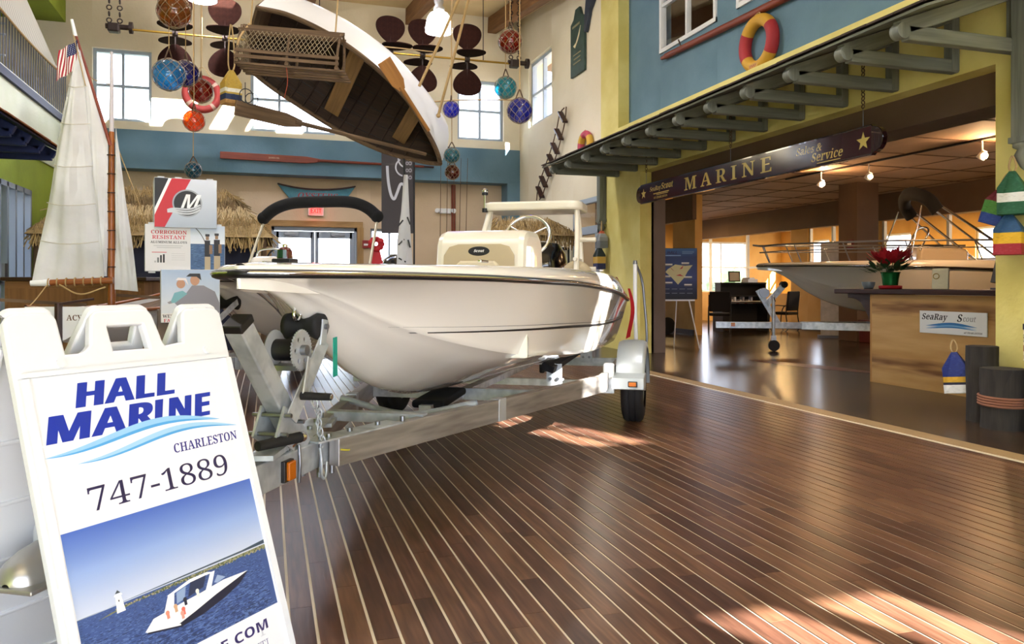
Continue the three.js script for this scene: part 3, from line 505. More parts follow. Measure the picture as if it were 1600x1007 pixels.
  for (const [s, y] of [[4.0, 0.64], [4.1, 0.68], [4.02, 0.57], [4.13, 0.61]]) B().cyl([s, y, -0.085], [s, y, 0.085], 0.009, 0.009, 8).build('bolt', M.steel, cl);
  B().lathe([[0.012, -0.085], [0.055, -0.085], [0.058, -0.06], [0.04, -0.025], [0.034, 0], [0.04, 0.025], [0.058, 0.06], [0.055, 0.085], [0.012, 0.085]], at(3.835, 1.02, 0, PI / 2, 0, 0), 24).build('bow_roller', M.rubber, tr);
  B().cyl([3.835, 1.02, -0.11], [3.835, 1.02, 0.11], 0.012).build('roller_pin', M.steel, tr);
  // winch
  const wi = B().box(3.985, 0.86, 0, 0.1, 0.02, 0.13).box(3.985, 0.89, 0.055, 0.09, 0.07, 0.006).box(3.985, 0.89, -0.055, 0.09, 0.07, 0.006).build('winch_frame', M.steel, tr);
  B().cyl([3.98, 0.93, -0.05], [3.98, 0.93, 0.05], 0.045, 0.045, 24).build('strap_spool', M.black, wi);
  B().lathe([[0.02, 0.052], [0.085, 0.06], [0.082, 0.054], [0.02, 0.048]], at(3.98, 0.93, 0, PI / 2, 0, 0), 32).build('spool_flange', M.zinc, wi);
  const gear = new THREE.Shape(); for (let k = 0; k <= 72; k++) { const a = k / 72 * PI * 2, r = k % 2 ? 0.086 : 0.078; k ? gear.lineTo(r * Math.cos(a), r * Math.sin(a)) : gear.moveTo(r * Math.cos(a), r * Math.sin(a)); }
  for (let k = 0; k < 6; k++) { const a = k / 6 * PI * 2; gear.holes.push(new THREE.Path().absarc(0.05 * Math.cos(a), 0.05 * Math.sin(a), 0.012, 0, PI * 2)); }
  B().ext(gear, 0.008, at(3.98, 0.93, -0.066)).build('winch_gear', M.zinc, wi);
  B().cyl([3.98, 0.93, -0.09], [3.98, 0.93, -0.055], 0.022, 0.022, 12).build('gear_hub', M.steel, wi);
  const crank = B().bar([3.965, 0.9, -0.09], [4.03, 0.75, -0.1], 0.008, 0.03, 0.003).build('crank_arm', M.zinc, wi);
  B().cyl([4.03, 0.75, -0.09], [4.03, 0.75, -0.22], 0.017, 0.015).build('crank_grip', M.rubber, crank); B().cyl([4.03, 0.75, -0.22], [4.03, 0.75, -0.225], 0.011).build('grip_cap', M.chrome, crank);
  B().loft([[[3.95, 0.97, -0.03], [3.95, 0.97, 0.03]], [[3.83, 1.0, -0.03], [3.83, 1.0, 0.03]], [[3.8, 1.04, -0.012], [3.8, 1.04, 0.012]]]).build('winch_strap', M.black, tr);
  B().ext([[0, 0], [0.036, 0], [0.028, -0.17], [-0.012, -0.17]], 0.003, at(3.8, 0.97, -0.115, 0, PI, R(4))).build('teal_tag', M.teal, tr);
  // jack handle and marker on the tongue
  B().cyl([4.24, 0.585, -0.02], [4.04, 0.585, -0.09], 0.019, 0.022).build('jack_grip', M.rubber, tr); B().sph(4.03, 0.585, -0.093, 0.021).cyl([4.03, 0.585, -0.093], [4.03, 0.52, -0.02], 0.009).build('jack_bolt', M.chrome, tr);
  B().box(4.12, 0.545, -0.01, 0.3, 0.02, 0.1, R(14)).build('jack_plate', g, tr);
  for (const s of [3.98, 3.8]) B().tube([[s, 0.54, -0.052], [s, 0.46, -0.056], [s, 0.385, -0.052]], 0.007, 6).build('u_bolt', M.steel, tr);
  const tm = B().box(4.07, 0.455, -0.05, 0.075, 0.085, 0.02, 0, 0, 0, 0.004).build('marker_light', M.black, tr); B().box(4.065, 0.455, -0.064, 0.055, 0.075, 0.018, 0, 0, 0, 0.006).build('marker_lens', M.amber, tm);
  // safety chain
  const lk = new THREE.TorusGeometry(0.0125, 0.0033, 6, 12);
  for (let k = 0; k < 13; k++) { const t = k / 12, x = 3.93 - 0.1 * t + 0.012 * Math.sin(k), y = 0.76 - 0.25 * t, z = -0.075 - 0.015 * Math.sin(t * PI); B().add(lk.clone().scale(1, 1.45, 1), at(x, y, z, 0, k % 2 ? PI / 2 : 0, 0)).build('chain_link', M.galv, tr); }
  B().tube([[3.84, 0.5, -0.075], [3.835, 0.44, -0.08], [3.83, 0.38, -0.078], [3.81, 0.36, -0.078], [3.79, 0.38, -0.078], [3.785, 0.43, -0.078]], 0.006, 6).build('chain_hook', M.galv, tr);
  B().tube([[3.72, 0.47, -0.11], [3.68, 0.46, -0.13], [3.64, 0.455, -0.12]], 0.004, 6).build('wire', std({ color: '#c9c23a', roughness: 0.6 }), tr);
}

// ------------------------------------------------------------------ second boat behind, with folded bimini
{
  const bo = thing('skiff', 'shaded boat with folded black bimini behind the white centre console boat', 'boat', [0.7, 0, -10.2], boatTurn + R(3));
  const sub = new THREE.Group(); bayBoat(bo, M.gel);
  bo.children.forEach(c => { c.position.x = -1.5; });
  // folded canopy
  const w = 0.76, arch = []; for (let i = 0; i <= 16; i++) { const t = i / 16 * 2 - 1; arch.push([0.1 + 0.05 * t * t, 2.25 - 0.2 * Math.pow(Math.abs(t), 4), t * w]); }
  B().tube(arch, 0.075, 10, false, 50).sph(0.15, 2.05, w, 0.08).sph(0.15, 2.05, -w, 0.08).build('folded_canopy', M.blackFabric, bo);
  for (const q of [-1, 1]) B().cyl([0.62, 1.2, q * 0.8], [0.14, 2.02, q * w], 0.017).build('canopy_pole', std({ color: '#d8d2bc', roughness: 0.35, metalness: 0.4 }), bo);
  B().box(0.4, 1.25, 0.55, 0.4, 0.6, 0.4, 0, 0, 0, 0.1).build('console', M.gel, bo); B().tube([[0.4, 1.5, 0.36], [0.38, 1.62, 0.4], [0.38, 1.62, 0.7], [0.4, 1.5, 0.74]], 0.012).build('grab_rail', M.chrome, bo);
  B().sph(-2.75, 1.42, 0, 0.28, 1.1, 1, 0.85).box(-2.7, 1.0, 0, 0.3, 0.6, 0.3, 0, 0, 0, 0.06).build('outboard', phys({ color: '#15161a', roughness: 0.2, clearcoat: 1 }), bo);
  B().tor(at(0.16, 1.5, 0.55, 0, PI / 2, 0), 0.16, 0.013).build('steering_wheel', M.black, bo);
  const t2 = thing('skiff_trailer', 'trailer with crank jack under the shaded boat', 'trailer', [0.7, 0, -10.2], boatTurn + R(3));
  for (const q of [-1, 1]) B().bar([2.3, 0.42, q * 0.1], [-0.7, 0.4, q * 0.85], 0.07, 0.12).bar([-0.66, 0.4, q * 0.84], [-3, 0.4, q * 0.85], 0.07, 0.12).build('side_beam', M.galv, t2);
  B().box(3.0, 0.42, 0, 1.7, 0.11, 0.1).build('tongue', M.galv, t2); B().bar([2.5, 0.45, 0], [2.75, 1.0, 0], 0.08, 0.08).build('winch_post', M.galv, t2);
  B().lathe([[0.01, -0.1], [0.07, -0.1], [0.05, 0], [0.07, 0.1], [0.01, 0.1]], at(2.3, 1.02, 0, PI / 2, 0, 0), 18).build('bow_roller', M.rubber, t2);
  for (const q of [-0.1, 0.1]) B().bar([2.68, 0.85, q], [2.3, 1.03, q], 0.01, 0.06).build('roller_arm', M.galv, t2);
  B().cyl([3.1, 0.1, -0.12], [3.1, 0.86, -0.12], 0.025).build('jack_tube', M.steel, t2); B().tube([[3.1, 0.86, -0.12], [3.1, 0.95, -0.12], [3.1, 1.0, -0.2]], 0.008).cyl([3.1, 1.0, -0.18], [3.1, 1.0, -0.32], 0.014).build('jack_crank', M.black, t2);
  B().cyl([3.1, 0.09, -0.16], [3.1, 0.09, -0.08], 0.085, 0.085, 20).build('jack_wheel', M.rubber, t2);
  for (const q of [-1, 1]) tyre(t2, -1.5, q * 1.05, 0.3, 0.18);
  // red gift bow on the bimini pole
  const rb = thing('gift_bow', 'red fabric gift bow with tails tied to the bimini pole', 'bow', [0, 0, 0]);
  const c = [1.28, 1.7, -9.62];
  for (let k = 0; k < 9; k++) { const a = k / 9 * PI * 2; B().sph(c[0] + 0.06 * Math.cos(a), c[1] + 0.06 * Math.sin(a), c[2] + 0.02 * Math.sin(k * 2), 0.045, 1, 0.8, 0.6, 10, 8).build('loop', M.red, rb); }
  for (const q of [-1, 1]) B().loft([[[c[0] - 0.03, c[1] - 0.02, c[2]], [c[0] + 0.03, c[1] - 0.02, c[2]]], [[c[0] + q * 0.03 - 0.05, c[1] - 0.25, c[2] + 0.02], [c[0] + q * 0.03 + 0.05, c[1] - 0.25, c[2] + 0.04]], [[c[0] + q * 0.045 - 0.06, c[1] - 0.47, c[2] + 0.02], [c[0] + q * 0.045 + 0.06, c[1] - 0.45, c[2] - 0.02]]]).build('tail', M.red, rb);
}

// ------------------------------------------------------------------ sandwich board standing over the trailer tongue
{
  const sg = thing('sandwich_board', 'white folding sandwich board sign standing over the trailer tongue', 'sign', [-0.355, 0, -2.26], R(46.2));
  const plastic = std({ color: '#dcdfe1', roughness: 0.38 }), al = Math.atan2(0.352, 1.13);
  const outline = (nb = 1.076) => {
    const s = new THREE.Shape(); s.moveTo(-0.31, 0); s.lineTo(0.31, 0); s.lineTo(0.31, 1.155); s.quadraticCurveTo(0.308, 1.18, 0.285, 1.18); s.lineTo(0.2, 1.18); s.quadraticCurveTo(0.185, 1.178, 0.182, 1.165); s.lineTo(0.165, nb + 0.009); s.lineTo(0.1, nb + 0.002);
    s.quadraticCurveTo(0.088, nb + 0.009, 0.086, 1.11); s.lineTo(0.074, 1.165); s.quadraticCurveTo(0.07, 1.182, 0.05, 1.183); s.lineTo(-0.075, 1.183); s.quadraticCurveTo(-0.094, 1.182, -0.097, 1.165); s.lineTo(-0.112, 1.1); s.quadraticCurveTo(-0.128, nb + 0.004, -0.15, nb); s.lineTo(-0.19, nb); s.lineTo(-0.196, 1.165); s.quadraticCurveTo(-0.2, 1.182, -0.215, 1.182); s.lineTo(-0.285, 1.182); s.quadraticCurveTo(-0.31, 1.18, -0.31, 1.155); s.lineTo(-0.31, 0);
    const h = new THREE.Path(); h.moveTo(-0.062, 1.075); h.lineTo(0.056, 1.075); h.lineTo(0.05, 1.145); h.quadraticCurveTo(0.048, 1.153, 0.04, 1.153); h.lineTo(-0.055, 1.153); h.quadraticCurveTo(-0.066, 1.153, -0.067, 1.143); h.lineTo(-0.062, 1.075); s.holes.push(h); return s;
  };
  const PF = at(0, 0, 0.352).multiply(new THREE.Matrix4().makeRotationX(-al));
  const fp = B().ext(outline(), 0.014, PF.clone().multiply(new THREE.Matrix4().makeTranslation(0, 0, -0.022)), 0.006).build('front_panel', plastic, sg);
  const frame = B(); for (const x of [-1, 1]) frame.add(new THREE.BoxGeometry(0.022, 1.02, 0.012), PF.clone().multiply(at(x * 0.299, 0.52, 0.001)));
  frame.add(new THREE.BoxGeometry(0.6, 0.012, 0.012), PF.clone().multiply(at(0, 1.038, 0.0))).add(new THREE.BoxGeometry(0.6, 0.02, 0.012), PF.clone().multiply(at(0, 0.012, 0))); frame.build('panel_rim', plastic, fp);
  for (const x of [-0.205, 0.235]) B().add(new THREE.CylinderGeometry(0.011, 0.011, 0.012, 16), PF.clone().multiply(at(x, 1.06, 0.0, PI / 2, 0, 0))).build('rivet', plastic, fp);
  for (const x of [-0.27, -0.225, 0.245]) B().add(new RoundedBoxGeometry(0.05, 0.016, 0.03, 2, 0.006), PF.clone().multiply(at(x, 1.182, -0.018))).build('hinge_lug', plastic, fp);
  const be = R(22), PR = at(0, 0.04, -0.455).multiply(new THREE.Matrix4().makeRotationX(be));
  const rp = B().ext(outline(0.99), 0.014, PR.clone().multiply(new THREE.Matrix4().makeTranslation(0, 0, -0.012)), 0.005).build('rear_panel', plastic, sg);
  for (const v of [0.12, 0.3, 0.48, 0.66, 0.84]) B().add(new RoundedBoxGeometry(0.58, 0.012, 0.012, 1, 0.004), PR.clone().multiply(at(0, v, 0.008, 0, 0, R(1.2)))).build('inner_rib', plastic, rp);
  for (const x of [-0.303, 0.303]) B().add(new RoundedBoxGeometry(0.014, 1.1, 0.03, 1, 0.004), PR.clone().multiply(at(x, 0.55, 0.01))).build('edge_rim', plastic, rp);
  for (const x of [-0.29, 0.25]) B().cyl([x - 0.025, 1.118, -0.02], [x + 0.025, 1.118, -0.02], 0.012).build('hinge_pin', M.steel, sg);
  // the printed poster
  const K = 1600, X = x => (x + 0.29) * K, Yv = v => (1.03 - v) * K;
  const tex = canvasTex(928, 1616, (c, w, h) => {
    c.fillStyle = '#e4e7e9'; c.fillRect(0, 0, w, h);
    const fit = (t, x0, x1, vb, vt, font, col, skew = 0, refH = 0.72) => { c.save(); c.font = `${font.replace('SZ', '200px')}`; const mw = c.measureText(t).width; c.translate(X(x0), Yv(vb)); const sy = (vt - vb) * K / (200 * refH); c.transform((x1 - x0) * K / mw, 0, skew * sy, sy, 0, 0); c.fillStyle = col; c.fillText(t, 0, 0); c.restore(); };
    const blue = '#16309c';
    for (const o of [-0.004, -0.0015, 0.0015, 0.004]) { fit('HALL', -0.196 + o, 0.094 + o, 0.948, 1.008, 'bold SZ sans-serif', blue, -0.28); fit('MAR', -0.283 + o, 0.012 + o, 0.874, 0.938, 'bold SZ sans-serif', blue, -0.28); fit('NE', 0.05 + o, 0.197 + o, 0.874, 0.938, 'bold SZ sans-serif', blue, -0.28); }
    fill(c, blue, [[X(0.013), Yv(0.874)], [X(0.036), Yv(0.874)], [X(0.055), Yv(0.938)], [X(0.03), Yv(0.938)]]);
    const wave = (x0, x1, v, t, c1, c2) => { const N = 60, top = [], bot = []; for (let i = 0; i <= N; i++) { const q = i / N, y = v + 0.017 * Math.sin((q - 0.35) * 5.2) , k = t * Math.pow(Math.sin(q * PI), 0.8); top.push([X(lerp(x0, x1, q)), Yv(y + k)]); bot.push([X(lerp(x0, x1, q)), Yv(y - k * 0.6)]); } fill(c, c1, [...top, ...bot.reverse()]); const t2 = []; for (let i = 0; i <= N; i++) { const q = i / N, y = v + 0.017 * Math.sin((q - 0.35) * 5.2), k = t * Math.pow(Math.sin(q * PI), 0.8); t2.push([X(lerp(x0, x1, q)), Yv(y - k * 0.05)]); } fill(c, c2, [...top, ...t2.reverse()]); };
    fill(c, '#ffffff', [[X(-0.29), Yv(0.885)], [X(-0.29), Yv(0.87)], [X(-0.28), Yv(0.87)]]);
    wave(-0.284, 0.225, 0.861, 0.014, '#4f9fd8', '#8fc0e2'); wave(-0.21, 0.282, 0.834, 0.012, '#4f9fd8', '#9cc8e4');
    fit('CHARLESTON', 0.053, 0.272, 0.791, 0.815, 'bold SZ serif', '#1d1c74', -0.06);
    fit('747-1889', -0.207, 0.222, 0.702, 0.758, 'SZ serif', '#221c46');
    // printed photograph of a cruiser on the water
    const x0 = X(-0.281), x1 = X(0.284), y0 = Yv(0.672), y1 = Yv(0.318), hz = Yv(0.481);
    let g = c.createLinearGradient(0, y0, 0, hz); g.addColorStop(0, '#4766b4'); g.addColorStop(0.5, '#8ba4d2'); g.addColorStop(1, '#c3cbda'); c.fillStyle = g; c.fillRect(x0, y0, x1 - x0, hz - y0);
    c.fillStyle = '#3c5388'; c.fillRect(x0, hz, x1 - x0, y1 - hz);
    for (let i = 0; i < 2600; i++) { const q = hash(i, 1, 4), yy = hz + 4 + (y1 - hz - 8) * hash(i, 2, 4), xx = x0 + (x1 - x0 - 40) * q, k = (yy - hz) / (y1 - hz); c.fillStyle = hash(i, 3, 4) > 0.5 ? '#5a73a8' : '#26365f'; c.fillRect(xx, yy, 6 + 30 * k * hash(i, 5, 4), 1 + 3 * k); }
    const wht = (pts, col) => fill(c, col, pts.map(p => [X(p[0]), Yv(p[1])]));
    wht([[-0.281, 0.482], [0.284, 0.486], [0.284, 0.496], [0.2, 0.49], [0, 0.487], [-0.281, 0.481]], '#39495a');
    wht([[-0.235, 0.464], [-0.1, 0.474], [0.284, 0.474], [0.284, 0.483], [-0.05, 0.478], [-0.2, 0.47]], '#7c7c58');
    for (let i = 0; i < 260; i++) { const q = hash(i, 8, 6); c.fillStyle = hash(i, 9, 6) > 0.5 ? '#4e5a36' : '#9a9478'; c.fillRect(X(lerp(-0.19, 0.278, q)), Yv(0.473 + 0.009 * hash(i, 7, 6) * Math.min(1, 0.4 + q)), 7, 5); }
    wht([[-0.187, 0.463], [-0.164, 0.463], [-0.169, 0.5], [-0.183, 0.5]], '#f4f2ea'); wht([[-0.187, 0.5], [-0.165, 0.5], [-0.168, 0.505], [-0.184, 0.505]], '#f4f2ea'); wht([[-0.183, 0.506], [-0.169, 0.506], [-0.176, 0.513]], '#3b4246'); wht([[-0.178, 0.487], [-0.175, 0.487], [-0.175, 0.491], [-0.178, 0.491]], '#333');
    // cruiser
    wht([[-0.124, 0.39], [-0.03, 0.372], [0.04, 0.378], [0.11, 0.392], [0.17, 0.41], [0.206, 0.432], [0.08, 0.428], [-0.09, 0.418]], '#1d2038');
    wht([[-0.128, 0.396], [-0.1, 0.418], [-0.02, 0.425], [0.05, 0.43], [0.12, 0.437], [0.207, 0.434], [0.16, 0.424], [0.09, 0.41], [0.02, 0.393], [-0.035, 0.381]], '#e9e9e7');
    wht([[-0.124, 0.394], [-0.03, 0.376], [-0.03, 0.38], [-0.124, 0.4]], '#ececea');
    wht([[-0.07, 0.418], [-0.05, 0.455], [-0.03, 0.458], [-0.04, 0.42]], '#f1f1ef'); wht([[-0.055, 0.455], [0.02, 0.472], [0.075, 0.472], [0.095, 0.466], [0.02, 0.464], [-0.03, 0.455]], '#fbfbfa'); wht([[0.085, 0.468], [0.1, 0.468], [0.078, 0.43], [0.06, 0.43]], '#f1f1ef'); wht([[0.02, 0.464], [0.07, 0.466], [0.055, 0.44], [0.005, 0.432]], '#2a3350'); wht([[-0.025, 0.454], [0.005, 0.46], [-0.005, 0.432], [-0.03, 0.428]], '#8aa0bf'); wht([[0.105, 0.455], [0.13, 0.442], [0.1, 0.436], [0.09, 0.44]], '#93a7c6');
    for (const [px, pv, col] of [[-0.06, 0.417, '#d98b72'], [-0.035, 0.424, '#c9a07a'], [-0.015, 0.41, '#e06a5a'], [-0.005, 0.43, '#23263a'], [0.035, 0.437, '#e8e4da'], [-0.02, 0.402, '#d99a86']]) { c.fillStyle = col; c.beginPath(); c.arc(X(px), Yv(pv), 9, 0, 7); c.fill(); c.fillRect(X(px) - 6, Yv(pv), 13, 22); }
    fit('HALLMARINE.COM', -0.25, 0.238, 0.268, 0.293, 'bold SZ sans-serif', '#2b1f5e');
    fit('NTI', 0.17, 0.225, 0.222, 0.243, 'SZ serif', '#8e8ca6'); c.globalAlpha = 0.3; fit('f', 0.2, 0.22, 0.255, 0.285, 'SZ serif', '#8a8a98'); c.globalAlpha = 1;
  });
  printed('poster', 0.58, 1.01, tex, fp, PF.clone().multiply(at(0, 0.525, 0.0005)), { roughness: 0.35 });
}

// ------------------------------------------------------------------ gaff-rigged model sailing boat on the left
{
  const sb = thing('sailing_dinghy', 'small wooden sailing boat with white canvas sail and transom lettering', 'sailboat', [-1.34, 0, -7.24], R(-17.5));
  // local x to the right of the picture, z towards the viewer
  const tz = 0.55, tw = 0.3, th = 0.3;   // transom faces the viewer
  const sec = (z, w, y0, y1) => Array.from({ length: 15 }, (_, i) => { const t = i / 14 * 2 - 1; return [w * t * (1 - 0.08 * t * t), y1 - (y1 - y0) * Math.pow(1 - Math.abs(t), 0.55), z]; });
  const hs = [[0.55, 0.3, 0.76, 1.03], [0.2, 0.36, 0.7, 1.0], [-0.3, 0.38, 0.67, 0.99], [-0.8, 0.3, 0.68, 1.02], [-1.2, 0.14, 0.75, 1.08], [-1.4, 0.01, 0.9, 1.13]].map(a => sec(...a));
  B().loft(hs).build('hull', M.white, sb);
  const tp = B().ext(hs[0].map(p => [p[0], p[1]]), 0.012, at(0, 0, 0.548)).build('transom', M.white, sb);
  printed('transom_lettering', 0.2, 0.07, canvasTex(256, 90, (x, w, h) => { x.fillStyle = '#eceeee'; x.fillRect(0, 0, w, h); x.fillStyle = '#5a3a20'; x.font = 'bold 74px serif'; x.fillText('ACY', 20, 70); }), tp, at(0.13, 0.945, 0.5625));
  B().tube(hs.map(h => h[0]), 0.016, 6).tube(hs.map(h => h[14]), 0.016, 6).build('rail', M.varnish, sb);
  B().loft(hs.map(h => [[h[0][0] * 0.96, h[0][1] - 0.05, h[0][2]], [0, h[0][1] - 0.04, h[0][2]], [h[14][0] * 0.96, h[14][1] - 0.05, h[14][2]]])).build('deck', M.oldWood, sb);
  B().box(0, 0.88, 0.585, 0.03, 0.36, 0.07, 0, 0, 0, 0.006).bar([0, 1.05, 0.6], [0, 1.08, 0.1], 0.018, 0.018).build('rudder', M.darkWood, sb);
  B().cyl([0.05, 0.75, -0.1], [0.05, 2.5, -0.1], 0.032, 0.022).build('mast', M.varnish, sb); B().cyl([0.05, 2.5, -0.1], [0.05, 3.18, -0.1], 0.02, 0.012).build('topmast', std({ color: '#c9c3c6', roughness: 0.5 }), sb);
  const bm = B().cyl([0.09, 1.235, -0.05], [-0.4, 1.215, 0.06], 0.028, 0.026).build('boom', M.varnish, sb); B().cyl([-0.38, 1.216, 0.055], [-0.52, 1.21, 0.09], 0.03, 0.024).build('boom_tip', M.white, bm);
  for (let k = 0; k < 7; k++) B().tor(at(0.0 - 0.065 * k, 1.232 - 0.003 * k, -0.03 + 0.015 * k, 0, PI / 2 + 0.3, 0), 0.033, 0.006, 6, 16).build('lashing', M.rope, bm);
  B().cyl([0.05, 2.38, -0.08], [-0.2, 3.3, 0.0], 0.014, 0.01).build('gaff', M.redOar, sb); B().cyl([-0.2, 3.28, 0.0], [-0.23, 3.42, 0.005], 0.016, 0.012).build('gaff_tip', M.white, sb);
  // sails with soft folds
  const sailSurf = (p00, p01, p10, p11, belly, fold, n = 24, m = 16) => { const rows = []; for (let i = 0; i <= n; i++) { const r = []; for (let j = 0; j <= m; j++) { const a = i / n, b = j / m, x = lerp(lerp(p00[0], p01[0], b), lerp(p10[0], p11[0], b), a), y = lerp(lerp(p00[1], p01[1], b), lerp(p10[1], p11[1], b), a), z = lerp(lerp(p00[2], p01[2], b), lerp(p10[2], p11[2], b), a); r.push([x, y, z + belly * Math.sin(PI * b) * Math.sin(PI * Math.min(1, a * 1.05)) + fold * Math.sin(b * 19 + a * 7) * (0.3 + a * 0.7) + fold * 0.6 * Math.sin(b * 7 - a * 12)]); } rows.push(r); } return rows; };
  const main = B().loft(sailSurf([-0.19, 3.24, 0.0], [-0.165, 3.2, -0.01], [-0.5, 1.235, 0.09], [0.02, 1.26, -0.05], 0.1, 0.013)).loft(sailSurf([-0.17, 3.2, 0.0], [-0.1, 2.95, -0.04], [0.0, 1.3, -0.05], [0.03, 1.3, -0.06], 0.02, 0.004)).build('mainsail', M.sail, sb);
  B().loft(sailSurf([-0.165, 3.2, -0.01], [0.03, 2.42, -0.08], [0.0, 1.27, -0.05], [0.03, 1.27, -0.07], 0.04, 0.006)).build('mainsail_luff', M.sail, sb);
  for (const v of [0.18, 0.34, 0.52, 0.68, 0.84]) { const pts = []; for (let j = 0; j <= 8; j++) { const b = j / 8, xl = lerp(-0.19, -0.5, v), xr = lerp(-0.12, 0.02, v); pts.push([lerp(xl, xr, b), lerp(3.22, 1.25, v) - 0.03 * Math.sin(b * 3), lerp(0.0, 0.08, v) * (1 - b) + 0.012 + 0.1 * Math.sin(PI * b) * Math.sin(PI * v)]); } B().tube(pts, 0.004, 5).build('sail_seam', std({ color: '#c9c4b6', roughness: 0.9 }), main); }
  B().loft(sailSurf([0.075, 2.55, -0.12], [0.08, 2.52, -0.12], [0.07, 1.16, -0.1], [0.26, 1.14, -0.14], 0.05, 0.006)).build('jib', M.sail, sb);
  for (const y of [1.35, 1.5, 1.66, 1.82, 1.98, 2.14, 2.3]) B().tor(at(0.05, y, -0.1, PI / 2, 0, 0), 0.034, 0.005, 6, 16).build('mast_hoop', M.darkWood, sb);
  B().tube([[0.05, 2.5, -0.1], [0.25, 1.75, -0.3], [0.43, 1.05, -0.5]], 0.005, 5).tube([[0.05, 2.9, -0.1], [-0.1, 2.95, -0.05], [-0.18, 3.15, 0]], 0.004, 5).tube([[-0.4, 1.2, 0.06], [-0.35, 1.08, 0.3], [-0.28, 1.03, 0.5]], 0.005, 5).tube([[-0.3, 1.2, 0.06], [-0.1, 1.12, 0.1], [0.05, 1.18, 0.0]], 0.007, 5).build('rigging', M.rope, sb);
  for (const q of [[-0.36, 1.05, 0.2, 0.9], [0.36, 1.08, -0.3, 0.75]]) B().bar([q[0] - 0.32, q[1] + 0.03, q[2] + 0.1], [q[0] + 0.25, q[1] - 0.02, q[2] - 0.2], 0.03, 0.025).build('spare_oar', M.oldWood, sb);
  for (const z of [-0.6, 0.2]) B().bar([-0.35, 0.0, z], [0.3, 0.72, z], 0.05, 0.05).bar([0.35, 0, z], [-0.3, 0.72, z], 0.05, 0.05).build('stand_leg', M.oldWood, sb);
  // flag at the peak
  const fl = thing('flag', 'small american flag hanging from the tip of the model sail', 'flag', [-1.34, 0, -7.24], R(-17.5));
  const fg = new THREE.PlaneGeometry(0.2, 0.32, 10, 12), p = fg.attributes.position; for (let i = 0; i < p.count; i++) { const x = p.getX(i), y = p.getY(i); p.setZ(i, 0.012 * Math.sin(x * 60 + y * 14)); p.setX(i, x + (0.16 - y) * -0.12); p.setY(i, y + x * 0.55 * 1.0); } fg.computeVertexNormals();
  const fm = new THREE.Mesh(fg, std({ roughness: 0.9, side: THREE.DoubleSide, map: canvasTex(128, 192, (x, w, h) => { for (let i = 0; i < 13; i++) { x.fillStyle = i % 2 ? '#efe9e2' : '#a32733'; x.fillRect(i * w / 13, 0, w / 13 + 1, h); } x.fillStyle = '#232a56'; x.fillRect(w * 7 / 13 - 8, 0, w, h * 0.42); x.fillStyle = '#e8e8ee'; for (let i = 0; i < 5; i++) for (let j = 0; j < 6; j++) x.fillRect(w * 0.52 + i * 12, 8 + j * 12, 4, 4); }) })); fm.name = 'flag_cloth'; fm.scale.setScalar(0.8); fm.position.set(-0.24, 3.07, 0.03); fl.add(fm);
  B().cyl([-0.2, 3.28, 0.03], [-0.1, 2.86, 0.03], 0.004).build('flag_line', M.rope, fl);
}

